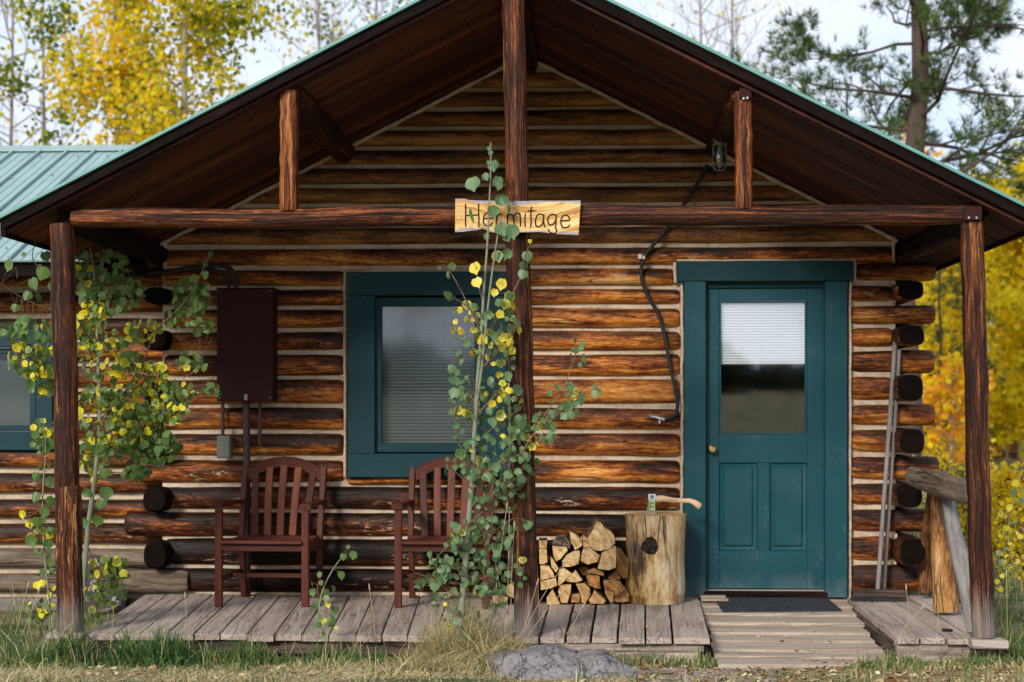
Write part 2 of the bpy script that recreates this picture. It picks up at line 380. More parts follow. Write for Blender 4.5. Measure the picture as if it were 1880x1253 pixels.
M['pipe'] = paint('purple_brown_pipe_paint', (.04, .017, .02), rough=.4, wood_grain=False)
M['text'] = paint('burnt_lettering', (.022, .008, .005), rough=.8, wood_grain=False, var=.2)
M['label_w'] = paint('axe_label_paper', (.62, .66, .66), rough=.6, wood_grain=False, var=.05)
M['label_g'] = paint('axe_label_green', (.42, .52, .16), rough=.6, wood_grain=False, var=.1)
M['label_b'] = paint('axe_label_ink', (.02, .05, .09), rough=.6, wood_grain=False, var=.1)
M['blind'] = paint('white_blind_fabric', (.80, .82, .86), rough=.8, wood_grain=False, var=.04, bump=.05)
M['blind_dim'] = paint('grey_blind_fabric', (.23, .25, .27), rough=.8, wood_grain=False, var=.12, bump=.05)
M['room'] = paint('dim_room_wall', (.045, .034, .028), rough=.9, wood_grain=False)

def metal(name, c, rough, metallic=1.0, sc=40):
    m, t = new_mat(name)
    p = t('ShaderNodeTexCoord').outputs['Object']; n = t.noise(p, sc, 4, .6); n2 = t.noise(p, 4, 4, .6)
    col = t.mix(n2, tuple(x * .75 for x in c), tuple(min(1, x * 1.2) for x in c))
    finish(t, col, t.mad(n, .25, rough), n, .1, .002, metal=metallic); return m
M['steel'] = metal('brushed_steel', (.55, .56, .57), .3)
M['brass'] = metal('aged_brass', (.48, .36, .18), .28)
M['roof'] = metal('green_metal_roofing', (.235, .35, .34), .30, .0, 3)
M['roof_edge'] = metal('green_metal_edge', (.12, .30, .27), .35, .0, 3)
M['gunmetal'] = metal('dull_lamp_metal', (.30, .28, .24), .45, .3)

def glass(name, base=.06, k=1.4, tr=(.75, .78, .78), rg=.03):
    m, t = new_mat(name)
    tc = t('ShaderNodeTexCoord').outputs['Object']
    bp = t('ShaderNodeBump', {'Strength': .05, 'Distance': .01, 'Height': t.noise(tc, 2.5, 2)}).outputs[0]
    fr = t('ShaderNodeFresnel', {'IOR': 1.5}).outputs[0]
    f = t.mad(fr, k, base)
    a = t('ShaderNodeBsdfTransparent', {'Color': (*tr, 1)}); b = t('ShaderNodeBsdfGlossy', {'Color': (.95, .97, 1, 1), 'Roughness': rg, 'Normal': bp})
    mx = t('ShaderNodeMixShader', {0: f, 1: a.outputs[0], 2: b.outputs[0]})
    t('ShaderNodeOutputMaterial', {'Surface': mx.outputs[0]}); return m
M['pane'] = glass('window_pane_glass', .045, 1.1, (.80, .83, .83), rg=.06)
M['door_pane'] = glass('door_pane_glass', .085, 1.2, (.95, .96, .96))
M['jar'] = glass('lamp_jar_glass', .12, 1.6, (.8, .8, .75))

def mat_glass_dirty(): pass

def leaf_mat(name, green, green2, yellow, trans=.35, rough=.45, obj=True, spec=.4):
    """aspen leaf: Object colour red = how yellow; attribute e = distance from the leaf's centre; attribute tint adds to both"""
    m, t = new_mat(name)
    oi = t('ShaderNodeObjectInfo'); sp = t('ShaderNodeSeparateColor', {0: oi.outputs['Color']})
    ti = t('ShaderNodeAttribute', attribute_name='tint').outputs['Fac']; e = t('ShaderNodeAttribute', attribute_name='e').outputs['Fac']
    tv = t('ShaderNodeAttribute', attribute_name='tv').outputs['Fac']
    p = t('ShaderNodeNewGeometry').outputs['Position']
    n = t.noise(p, 55, 3, .6)
    y = t.math('ADD', sp.outputs[0], ti)
    yy = t.math('ADD', t.mad(t.math('POWER', e, 3.0), .42, t.math('MULTIPLY', y, 1.5)), t.math('MULTIPLY', t.math('SUBTRACT', n, .5), .5))
    yy = t.ramp(yy, [(.60, 0), (1.0, 1)])
    gv = t.math('ADD', t.math('ADD', sp.outputs[1], tv), t.math('MULTIPLY', n, .25), True)
    gc = t.mix(gv, green, green2)
    yc = t.mix(n, tuple(x * .75 for x in yellow), tuple(min(1, x * 1.15) for x in yellow))
    col = t.mix(yy, gc, yc)
    lg = t('ShaderNodeAttribute', attribute_name='g').outputs['Vector']; ls = t('ShaderNodeSeparateXYZ', {0: lg})
    ax = t.math('ABSOLUTE', ls.outputs[0]); rib = t.ramp(ax, [(.010, 1), (.028, 0)])
    sv = t.math('ABSOLUTE', t.math('SUBTRACT', t.math('FRACT', t.math('MULTIPLY', t.math('ADD', ls.outputs[2], t.math('MULTIPLY', ax, .8)), 5.0)), .5)); sv = t.ramp(sv, [(.0, .45), (.07, 0)])
    col = t.mix(t.math('MULTIPLY', t.math('MAXIMUM', rib, sv), .32), col, (.42, .46, .22))
    br = t.ramp(t.noise(p, 90, 2, .5), [(.70, 0), (.76, 1)])
    col = t.mix(t.math('MULTIPLY', t.math('MULTIPLY', br, yy), .7), col, (.12, .04, .01))
    b = t('ShaderNodeBsdfPrincipled', {'Base Color': col, 'Roughness': rough, 'Specular IOR Level': spec})
    tr = t('ShaderNodeBsdfTranslucent', {'Color': t.mix(.5, col, t.mix(yy, (.12, .20, .02), (.75, .50, .03)))})
    mx = t('ShaderNodeMixShader', {0: trans, 1: b.outputs[0], 2: tr.outputs[0]})
    t('ShaderNodeOutputMaterial', {'Surface': mx.outputs[0]}); return m
M['leaf'] = leaf_mat('sapling_leaf', (.050, .135, .038), (.165, .275, .125), (.84, .68, .05))
M['leaf_l'] = leaf_mat('left_sapling_leaf', (.040, .115, .014), (.13, .225, .055), (.84, .72, .02))

def tint_mat(name, stops, trans=.3, rough=.6, var=.2, spec=.2):
    m, t = new_mat(name)
    ti = t('ShaderNodeAttribute', attribute_name='tint').outputs['Fac']
    col = t.ramp(ti, stops)
    b = t('ShaderNodeBsdfPrincipled', {'Base Color': col, 'Roughness': rough, 'Specular IOR Level': spec})
    sh = b.outputs[0]
    if trans:
        tr = t('ShaderNodeBsdfTranslucent', {'Color': col})
        sh = t('ShaderNodeMixShader', {0: trans, 1: sh, 2: tr.outputs[0]}).outputs[0]
    t('ShaderNodeOutputMaterial', {'Surface': sh}); return m
M['aspen'] = tint_mat('autumn_aspen_leaves', [(0, (.07, .13, .015)), (.3, (.18, .25, .02)), (.5, (.60, .55, .03)), (.72, (.92, .70, .02)), (1, (.92, .52, .03))], trans=.55)
M['yellow'] = tint_mat('golden_aspen_leaves', [(0, (.30, .34, .03)), (.12, (.72, .62, .03)), (.26, (.96, .80, .03)), (.7, (.96, .70, .015)), (.85, (.92, .48, .03)), (1, (.80, .32, .05))], trans=.55)
M['needle'] = tint_mat('pine_needles', [(0, (.03, .065, .02)), (.5, (.08, .14, .035)), (1, (.20, .26, .05))], trans=.3)
M['grass'] = tint_mat('grass_blades', [(0, (.035, .11, .045)), (.3, (.08, .17, .04)), (.5, (.22, .25, .07)), (.7, (.50, .40, .19)), (1, (.70, .60, .40))], trans=.3)
M['litter'] = tint_mat('fallen_leaf_litter', [(0, (.12, .05, .025)), (.35, (.30, .12, .05)), (.6, (.45, .30, .14)), (.85, (.62, .50, .25)), (1, (.62, .58, .30))], trans=.1)
M['gravel'] = tint_mat('gravel_stones', [(0, (.10, .07, .06)), (.5, (.24, .19, .17)), (1, (.42, .37, .34))], trans=0)
M['forest'] = tint_mat('dark_forest_leaves', [(0, (.012, .022, .01)), (.6, (.04, .06, .02)), (1, (.3, .24, .03))], trans=.1)

def bark_mat(name, a, b, sc=(14, 14, 5), bstr=.6):
    m, t = new_mat(name); p = t('ShaderNodeTexCoord').outputs['Object']
    n = t.noise(t.vmath('MULTIPLY', p, sc), 1, 5, .65, .4); n2 = t.noise(p, 2.5, 3)
    ring = t.noise(t.vmath('MULTIPLY', p, (8, 8, 60)), 1, 3, .6)
    col = t.mix(n, a, b); col = t.mix(t.ramp(ring, [(.62, 0), (.68, .6)]), col, tuple(x * .3 for x in a))
    finish(t, col, .85, n, bstr, .01, spec=.2); return m
M['aspen_bark'] = bark_mat('aspen_sapling_bark', (.12, .13, .08), (.30, .32, .22), (30, 30, 12), .3)
M['twig'] = bark_mat('reddish_twig_bark', (.10, .055, .035), (.24, .16, .10), (30, 30, 12), .2)
M['pale_bark'] = bark_mat('pale_tree_bark', (.20, .18, .14), (.42, .40, .34))
M['pine_bark'] = bark_mat('pine_bark', (.03, .02, .017), (.14, .095, .08), (16, 16, 6), 1.0)
M['bare_bark'] = bark_mat('bare_branch_bark', (.16, .12, .11), (.32, .26, .24))

def rock_mat(name, a, b, lich=(.32, .30, .31)):
    m, t = new_mat(name); p = t('ShaderNodeTexCoord').outputs['Object']
    n = t.noise(p, 6, 6, .65); n2 = t.noise(p, 90, 4, .7); n3 = t.noise(p, 2.2, 3, .5)
    v = t('ShaderNodeTexVoronoi', {'Vector': p, 'Scale': 120.0}).outputs['Distance']
    col = t.mix(t.mad(t.math('SUBTRACT', n2, .5), 1.2, n), a, b)
    col = t.mix(t.ramp(n3, [(.45, 0), (.6, .7)]), col, lich)
    col = t.mix(t.ramp(n2, [(.60, 0), (.66, .6)]), col, tuple(x * .25 for x in a))
    cr = t.noise(p, 3.2, 5, .7, .8); cm = t.ramp(t.math('ABSOLUTE', t.math('SUBTRACT', cr, .5)), [(0, 1), (.012, 0)])
    col = t.mix(t.math('MULTIPLY', t.math('MULTIPLY', cm, t.ramp(n3, [(.45, 0), (.55, 1)])), .6), col, (.02, .018, .017))
    n5 = t.noise(p, 34, 5, .75); col = t.mix(t.ramp(n5, [(.35, .55), (.5, 0)]), col, tuple(x * .4 for x in a))
    finish(t, col, .9, t.math('ADD', t.math('ADD', n, t.math('MULTIPLY', n2, .5)), t.math('SUBTRACT', n5, cm)), 1.0, .02, spec=.15); return m
M['rock'] = rock_mat('granite_boulder', (.06, .053, .055), (.52, .47, .47), (.34, .31, .315))
M['rock_pale'] = rock_mat('pale_boulder', (.35, .34, .34), (.6, .59, .6), (.5, .48, .48))

def ground_mat():
    m, t = new_mat('straw_and_dirt_ground'); p = t('ShaderNodeNewGeometry').outputs['Position']
    n = t.noise(p, 1.3, 5, .6); n2 = t.noise(p, 14, 6, .7); n3 = t.noise(p, 80, 4, .7)
    dirt = t.mix(n2, (.07, .045, .032), (.22, .16, .12)); straw = t.mix(n3, (.22, .16, .09), (.56, .46, .30))
    green = t.mix(n3, (.04, .07, .02), (.14, .17, .06))
    col = t.mix(t.ramp(n, [(.42, 0), (.56, 1)]), straw, green); col = t.mix(t.ramp(n2, [(.5, 0), (.6, .8)]), col, dirt)
    finish(t, col, .95, t.math('ADD', n2, n3), .9, .02, spec=.1); return m
M['ground'] = ground_mat()
def hill_mat():
    m, t = new_mat('scrubby_hillside'); p = t('ShaderNodeNewGeometry').outputs['Position']
    n = t.noise(p, .09, 6, .65); n2 = t.noise(p, .6, 5, .7)
    col = t.ramp(t.mad(t.math('SUBTRACT', n2, .5), .9, n), [(.3, (.05, .07, .03)), (.45, (.20, .17, .13)), (.55, (.30, .25, .23)), (.7, (.36, .26, .10))])
    finish(t, col, .95, n2, .5, 1.0, spec=.1); return m
M['hill'] = hill_mat()
def concrete():
    m, t = new_mat('stone_footing_concrete'); p = t('ShaderNodeNewGeometry').outputs['Position']
    n = t.noise(p, 5, 5, .65); n2 = t.noise(p, 60, 4, .7)
    finish(t, t.mix(t.mad(t.math('SUBTRACT', n2, .5), .6, n), (.10, .085, .075), (.30, .26, .235)), .92, t.math('ADD', n, n2), .6, .01, spec=.15); return m
M['concrete'] = concrete()
def peeling():
    m, t = new_mat('peeling_maroon_paint'); p = t('ShaderNodeTexCoord').outputs['Object']
    n = t.noise(p, 9, 5, .75, .6); n2 = t.noise(p, 40, 3)
    col = t.mix(t.ramp(n, [(.56, 0), (.585, 1)]), (.022, .009, .011), t.mix(n2, (.16, .18, .24), (.34, .37, .45)))
    finish(t, col, .6, n, .3, .004); return m
M['peel'] = peeling()
def mat_rubber():
    m, t = new_mat('black_rubber_mat'); p = t('ShaderNodeTexCoord').outputs['Object']
    n = t.noise(p, 12, 3); finish(t, t.mix(n, (.010, .012, .016), (.04, .045, .055)), .7, n, .3, .003, spec=.25); return m
M['rubber'] = mat_rubber()
rnd = random.random
def uni(a, b): return random.uniform(a, b)

# ================================================================== the ground, hills
def nonuni(a, b, dense0, dense1, fine, coarse):
    xs = []; x = a
    while x < b:
        xs.append(x)
        if dense0 <= x <= dense1: x += fine
        else:
            d = (dense0 - x) if x < dense0 else (x - dense1)
            x += min(coarse, fine + d * .18)
            if xs[-1] < dense0 < x: x = dense0
    xs.append(b); return xs
def gz(x, y):
    z = -.135 + .03 * noise.noise(Vector((x * .7, y * .7, 0))) + .012 * noise.noise(Vector((x * 3, y * 3, 2)))
    if y > 1 : z += .012 * min(y - 1, 30) * min(1, abs(x) / 3)
    if y < -12: z += .042 * min(-12 - y, 60)
    if x > 2.4 and y > -1.9: z += .04 * min(1, (x - 2.4) * 2)
    return z
xs = nonuni(-260, 260, -6, 6, .10, 14); ys = nonuni(-170, 260, -4.5, 2.5, .10, 14)
V = [(x, y, gz(x, y)) for y in ys for x in xs]; nx = len(xs)
Q = [(j * nx + i, j * nx + i + 1, (j + 1) * nx + i + 1, (j + 1) * nx + i) for j in range(len(ys) - 1) for i in range(nx - 1)]
o = put('ground', np_mesh('ground', V, Q, np.zeros(len(V)), M['ground'], True)); tag(o, 'dry straw coloured ground with patches of dirt and grass', kind='structure')

def hill(name, x0, x1, y0, y1, zmax, seed, label):
    V = []; n, k = 60, 24
    for j in range(k):
        for i in range(n):
            u, v = i / (n - 1), j / (k - 1); x = x0 + (x1 - x0) * u; y = y0 + (y1 - y0) * v
            z = zmax * math.sin(PI * min(1, v * .75)) * (.75 + .45 * noise.noise(Vector((u * 4 + seed, v * 2, 0)))) * min(1, 6 * u, 6 * (1 - u)) + .5 * noise.noise(Vector((x * .2, y * .2, seed)))
            V.append((x, y, z - .6))
    Q = [(j * n + i, j * n + i + 1, (j + 1) * n + i + 1, (j + 1) * n + i) for j in range(k - 1) for i in range(n - 1)]
    tag(put(name, np_mesh(name, V, Q, np.zeros(len(V)), M['hill'], True)), label, kind='structure')
hill('hillside', -120, 190, 110, 230, 12, 3.1, 'pinkish grey scrubby hillside beyond the aspens')

# ================================================================== the cabin
RX, RZ, SL = -.398, 3.597, .506           # ridge x, soffit height at the ridge, slope
YF = -2.12                                # front edge of the roof
YP = -1.98                                # plane of the porch posts and beam
def soff(x): return RZ - SL * abs(x - RX)
cabin = thing('log_cabin', 'rustic brown log cabin with pale chinking, green metal roof and open porch', 'cabin', (RX, 0, 0))

def log(x0, x1, zt, zb, Y=.025, ry=.078, mat='log', parent=cabin, endl=1, endr=1, tone=.5, grey=.5, slope=False, n=None, gap=.021, name='log', seed=None, amp=.05):
    mb = MB(); zc = (zt + zb) / 2; hh = (zt - zb - gap) / 2
    n = n or max(6, int((x1 - x0) / .07)); sd = seed if seed is not None else uni(0, 50)
    xs_ = [x0 + (x1 - x0) * i / (n - 1) for i in range(n)]
    if endl: xs_ = [x0, x0 + .008, x0 + .025] + [x for x in xs_ if x0 + .045 < x < x1 - .045] + ([x1 - .025, x1 - .008, x1] if endr else [x1])
    elif endr: xs_ = [x0] + [x for x in xs_[1:] if x < x1 - .045] + [x1 - .025, x1 - .008, x1]
    scl = []; tp = uni(-.045, .045)
    for i, x in enumerate(xs_):
        s_ = 1 + tp * (2 * (x - x0) / max(.01, x1 - x0) - 1)
        if endl and x - x0 < .03: s_ *= {0: .80, 1: .90, 2: .975}[i]
        if endr and x1 - x < .03: s_ *= {0: .80, 1: .90, 2: .975}[len(xs_) - 1 - i]
        scl.append(s_)
    path = [(x, Y + .006 * noise.noise(Vector((x * 1.3 + sd, 0, 0))), zc + .006 * noise.noise(Vector((x * 1.1 + sd, 7, 0)))) for x in xs_]
    pin = None
    if slope:
        def pin(p):
            d = (RZ - p.z) / SL - .035
            p.x = max(RX - d, min(RX + d, p.x)); return p
    # section: side axis is Y, up axis is Z
    hh *= uni(.95, 1.05)
    sweep(mb, path, circ(ry, hh, 18, 2.35), scl, amp=amp, fr=3.5, seed=sd, pin=pin, smooth=True)
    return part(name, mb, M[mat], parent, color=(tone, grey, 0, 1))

ROWS = [130, 166, 200, 235, 271, 305, 340, 376, 413, 452, 491, 528, 563, 605, 647, 694, 745, 793, 841, 891, 940, 988, 1043, 1092]
def Z0(py): return PZ(py, 0, 1000)
XL0, XR0 = PX(304, 0), PX(1638, 0)
for i in range(len(ROWS) - 1):
    a, b = ROWS[i], ROWS[i + 1]; zt, zb = Z0(a), Z0(b); zm = (zt + zb) / 2
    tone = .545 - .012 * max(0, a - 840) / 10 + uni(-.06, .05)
    if a < 413:
        d = (RZ - zb) / SL
        log(max(RX - d, XL0), min(RX + d, XR0), zt, zb, mat='gable_log', slope=True, endl=0, endr=0, tone=.50 + uni(-.06, .06))
        continue
    if a in (413, 452):
        log(XL0, XR0, zt, zb, tone=.5, slope=True, mat='gable_log' if a == 413 else 'log'); continue
    long_ = a in (491, 563, 647, 745, 841, 940, 1043)
    lx = PX(228, -.05) if long_ and a > 700 else XL0
    grey = .5
    pieces = []
    if a < 877: pieces = [(lx, PX(631, 0)), (PX(939, 0), PX(1237 if a == 491 else 1247, 0))]
    else: pieces = [(lx, PX(1247, 0))]
    for k, (p0, p1) in enumerate(pieces):
        tt = tone - (.09 if p0 < -1.5 else 0)  # logs at the left darker: shadow on that stretch put into their tone
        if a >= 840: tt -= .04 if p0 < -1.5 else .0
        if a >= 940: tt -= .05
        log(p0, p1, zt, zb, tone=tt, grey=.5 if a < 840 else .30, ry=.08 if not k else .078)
    if a == 841: log(PX(640, 0), PX(930, 0), Z0(872), Z0(892), Y=.02, ry=.07, tone=.55, gap=.012)
# the cut weathered end of the sill log at the left corner
RROWS = [(480, 520), (520, 557), (557, 600), (599, 640), (640, 688), (688, 739), (740, 785), (785, 834), (835, 884), (884, 931), (931, 980), (980, 1035), (1034, 1090)]
for k, (a, b) in enumerate(RROWS):
    zt, zb = PZ(a, 0, 1600), PZ(b, 0, 1600)
    long_ = k % 2 == 0
    t_ = .50 - (.10 if k > 8 else 0) + uni(-.04, .03)
    if long_: log(PX(1572 if k == 0 else 1563, 0), PX(1722 + uni(-5, 4), -.05), zt, zb, tone=t_, gap=.025)
    else: log(PX(1563, 0), PX(1637, 0), zt, zb, tone=t_, gap=.025)
    mb = MB(); hh = (zt - zb - .012) / 2; xc = PX(1672 + uni(-3, 5), -.28); yf = -.28 if not long_ else .10
    nseg = 9; path = [(xc, yf + (5.2 - yf) * (q / (nseg - 1)) ** 1.6, (zt + zb) / 2) for q in range(nseg)]
    path = [path[0], Vector(path[0]) + Vector((0, .02, 0))] + path[1:]
    sweep(mb, path, circ(.086, hh, 16, 3.2), [.93] + [1] * (len(path) - 1), amp=.07, fr=4, seed=k * 3.3, mcap=1)
    part('side_log', mb, [M['log'], M['dark_end']], cabin, color=(.3, .3, 0, 1))
# crossing log ends at the left corner
for k, (a, b) in enumerate([(528, 563), (605, 647), (694, 745), (793, 841), (891, 940), (988, 1043)]):
    mb = MB(); zt, zb = PZ(a, 0, 280), PZ(b, 0, 280); xc = PX(280, -.25)
    sweep(mb, [(xc, -.19, (zt + zb) / 2), (xc, -.17, (zt + zb) / 2), (xc, .3, (zt + zb) / 2), (xc, 4.8, (zt + zb) / 2)], circ(.082, (zt - zb - .018) / 2, 16, 2.6), [.84, 1, 1, 1], amp=.08, fr=5, seed=k * 2.1, mcap=1)
    part('side_log', mb, [M['dark_end'], M['dark_end']], cabin, color=(.42, .3, 0, 1))

# the bed of mortar behind the logs, with the two openings
WX0, WX1, WZ0, WZ1 = PX(646, 0), PX(922, 0), Z0(868), Z0(510)
DX0, DX1, DZ1 = PX(1264, 0), PX(1548, 0), PZ(492, 0, 1400)
mb = MB()
brk = sorted(set([XL0 - .02, XR0 + .02, WX0, WX1, DX0, DX1, RX] + [XL0 + i * .12 for i in range(1, 41) if XL0 + i * .12 < XR0]))
def cellsz(x0, x1):
    xm = (x0 + x1) / 2; holes = []
    if WX0 <= xm <= WX1: holes = [(WZ0, WZ1)]
    if DX0 <= xm <= DX1: holes = [(-.05, DZ1)]
    top = None; segs = []; z = -.05
    for a, b in holes:
        if a > z + 1e-5: segs.append((z, a))
        z = b
    segs.append((z, None)); return segs
for x0, x1 in zip(brk[:-1], brk[1:]):
    for a, b in cellsz(x0, x1):
        t0, t1 = (soff(x0) + .01, soff(x1) + .01) if b is None else (b, b); n = max(1, int((t0 - a) / .1))
        for q in range(n):
            f0, f1 = q / n, (q + 1) / n; ids = []
            for (x, f, tt) in ((x0, f0, t0), (x1, f0, t1), (x1, f1, t1), (x0, f1, t0)):
                z = a + (tt - a) * f; ids.append(mb.v((x, -.004 * noise.noise(Vector((x * 5, z * 5, 1))), z)))
            mb.f(ids, 0, True)
# upright beads of mortar beside the openings, at the corners, and along the rake
def bead(p0, p1, wd, th, y=-.02):
    pts = lin(p0, p1, max(4, int((Vector(p1) - Vector(p0)).length / .05)))
    pts = [Vector((p.x + .006 * noise.noise(p * 9), y, p.z + .004 * noise.noise(p * 11 + Vector((3, 3, 3))))) for p in pts]
    sweep(mb, pts, circ(wd, th, 8, 3), up=(0, 1, 0), amp=.2, fr=6)
for px, z0_, z1_ in ((634, Z0(877), Z0(500)), (934, Z0(877), Z0(500)), (1252, 0, Z0(515)), (1560, 0, Z0(520)), (1240, Z0(520), Z0(484)), (1568, Z0(520), Z0(484)), (303, Z0(495), Z0(440)), (1640, Z0(482), Z0(438)), (1641, PZ(557, 0, 1600), PZ(520, 0, 1600)), (1641, PZ(931, 0, 1600), PZ(884, 0, 1600)), (1643, PZ(1035, 0, 1600), PZ(980, 0, 1600)), (302, Z0(793), Z0(694))):
    bead((PX(px, -.02), 0, z0_), (PX(px, -.02), 0, z1_), .011, .03, -.022)
bead((PX(1243, 0), 0, Z0(481)), (PX(1568, 0), 0, Z0(481)), .010, .03, -.022)
bead((PX(636, 0), 0, Z0(498)), (PX(934, 0), 0, Z0(498)), .010, .03, -.022)
for s_ in (-1, 1):
    ex = 2.44
    bead((RX + s_ * .04, 0, RZ - .04), (RX + s_ * ex, 0, soff(RX + s_ * ex) - .022), .013, .045, -.03)
part('chinking', mb, M['chink'], cabin)

# inner room so that the panes look into a dim space
mb = MB()
def quad(mb, a, b, c, d): mb.f([mb.v(p) for p in (a, b, c, d)])
ix0, ix1, iy0, iy1, iz0, iz1 = XL0 + .05, XR0 - .05, .12, 4.9, -.04, 2.3
quad(mb, (ix0, iy1, iz0), (ix1, iy1, iz0), (ix1, iy1, iz1), (ix0, iy1, iz1)); quad(mb, (ix0, iy0, iz0), (ix0, iy1, iz0), (ix0, iy1, iz1), (ix0, iy0, iz1))
quad(mb, (ix1, iy0, iz0), (ix1, iy1, iz0), (ix1, iy1, iz1), (ix1, iy0, iz1)); quad(mb, (ix0, iy0, iz1), (ix1, iy0, iz1), (ix1, iy1, iz1), (ix0, iy1, iz1)); quad(mb, (ix0, iy0, iz0), (ix1, iy0, iz0), (ix1, iy1, iz0), (ix0, iy1, iz0))
part('inner_wall', mb, M['room'], cabin)

# ---- roof
def slopebox(mb, x0, x1, y0, y1, o0, o1, m=0, nseg=2):
    """slab between soffit offsets o0..o1 (metres above the soffit plane) from x0 to x1"""
    wd = abs(y1 - y0); th = o1 - o0
    pts = lin((x0, (y0 + y1) / 2, soff(x0) + (o0 + o1) / 2), (x1, (y0 + y1) / 2, soff(x1) + (o0 + o1) / 2), nseg)
    sweep(mb, pts, rect(wd, th, .002), smooth=False, m=m)
roof = thing_roof = put('roof', None, cabin, (0, 0, RZ)); roof.empty_display_size = .1
EAVE = 2.80
for s_ in (-1, 1):
    xe = RX + s_ * EAVE; xr = RX + s_ * .004
    yb = 5.6; y = YF + .02; first = True
    while y < yb - .01:
        y2 = min(y + .45, yb); mb = MB()
        slopebox(mb, xr, RX + s_ * (EAVE + .02), y, y2 - .003, .086, .098)
        slopebox(mb, xr, RX + s_ * (EAVE + .02), y2 - .02, y2 - .002, .100, .125)
        part('roof_panel', mb, M['roof'], roof); y = y2
    mb = MB(); slopebox(mb, RX + s_ * .002, RX + s_ * (EAVE + .03), YF - .005, YF + .018, .086, .103, nseg=24); part('roof_edge', mb, M['roof_edge'], roof)
    # fascia board at the front, a little ragged
    mb = MB(); pts = [Vector((RX + s_ * q, YF + .03, soff(RX + s_ * q) + .054 + .004 * noise.noise(Vector((q * 3, s_, 0))))) for q in np.linspace(.0, EAVE - .01, 40)]
    sweep(mb, pts, rect(.028, .054, .004), smooth=False, amp=.05, fr=4); part('fascia', mb, M['fascia'], roof, color=(.42, .5, 0, 1))
    mb = MB(); sweep(mb, lin((xe - s_ * .015, YF + .03, soff(xe) + .035), (xe - s_ * .015, 5.5, soff(xe) + .035), 12), rect(.03, .075, .004), smooth=False); part('eave_fascia', mb, M['fascia'], roof, color=(.5, .5, 0, 1))
    # soffit boards, running with the slope
    mb = MB(); slopebox(mb, RX + s_ * .01, RX + s_ * (EAVE - .03), YF + .045, 5.4, .022, .030); part('roof_deck', mb, M['fascia'], roof, color=(.35, .5, 0, 1))
    y = YF + .05; k = 0
    while y < .06:
        wd = .138 + uni(-.004, .004); mb = MB()
        slopebox(mb, RX + s_ * .01, RX + s_ * (EAVE - .03), y, y + wd - .011, .0 + uni(0, .004), .020, nseg=10)
        part('soffit_board', mb, M['soffit'], roof, color=(.5 + uni(-.16, .22) + (.07 if s_ < 0 else 0), .5, 0, 1)); y += wd; k += 1
    while y < 5.4:
        wd = .28; mb = MB(); slopebox(mb, RX + s_ * 2.3, RX + s_ * (EAVE - .03), y, y + wd - .006, .001, .020, nseg=3)
        part('soffit_board', mb, M['soffit'], roof, color=(.5, .5, 0, 1)); y += wd
# ridge cap
mb = MB(); sweep(mb, lin((RX, YF, RZ + .11), (RX, 5.6, RZ + .11), 6), [(-.08, -.03), (.08, -.03), (.08, -.025), (0, .02), (-.08, -.025)], smooth=False); part('ridge_cap', mb, M['roof'], roof)

def pole_log(name, a, b, r, mat, n=14, amp=.09, tone=.5, grey=.5, seed=None, sec=None, taper=0, mats=None, parent=cabin, up=(0, 1, 0), bend=0.0, label=None, fr=3.0):
    mb = MB(); pts = lin(a, b, n); sd = uni(0, 40) if seed is None else seed; a, b = Vector(a), Vector(b)
    perp = (b - a).normalized().cross(Vector((0, 1, 0)))
    pts = [p + perp * (.008 * noise.noise(Vector((i * .5 + sd, 0, 0))) + bend * math.sin(PI * i / (n - 1))) for i, p in enumerate(pts)]
    scl = [1 - taper * i / (n - 1) for i in range(n)]
    scl[0] *= .94; scl[-1] *= .94; pts[1] = pts[0].lerp(pts[1], .25); pts[-2] = pts[-1].lerp(pts[-2], .25)
    sweep(mb, pts, sec or circ(r, r, 16, 2.2), scl, up=up, amp=amp, fr=fr, seed=sd)
    return part(name, mb, M[mat], parent, color=(tone, grey, 0, 1), label=label)
# purlins and plates
pole_log('ridge_log', (-.39, YP + .06, 3.540), (-.39, .06, 3.540), .08, 'post', tone=.38, up=(0, 0, 1))
pole_log('purlin', (-1.613, YP + .05, 2.955), (-1.613, .04, 2.955), .076, 'post', tone=.40, up=(0, 0, 1))
pole_log('purlin', (.856, YP + .05, 2.962), (.856, .04, 2.962), .066, 'post', tone=.38, up=(0, 0, 1))
pole_log('eave_plate', (-2.86, YP + .01, 2.275), (-2.86, .3, 2.272), .066, 'dark_end', tone=.60, up=(0, 0, 1))
pole_log('eave_plate', (2.115, YP + .01, 2.28), (2.115, 5, 2.28), .064, 'dark_end', tone=.60, up=(0, 0, 1))
# the beam
mb = MB(); b0, b1 = P(133, 402, YP), P(1792, 394, YP); pts = lin(b0, b1, 60)
pts = [p + Vector((0, 0, .007 * noise.noise(Vector((p.x * 1.4, 3, 0))))) for p in pts]
sweep(mb, pts, circ(.055, .054, 16, 2.2), [(.86 if i == 0 else 1) * (1.03 - .08 * abs(i / 59 - .5)) for i in range(60)], amp=.12, fr=3, seed=4)
part('porch_beam', mb, M['post'], cabin, color=(.47, .58, 0, 1))
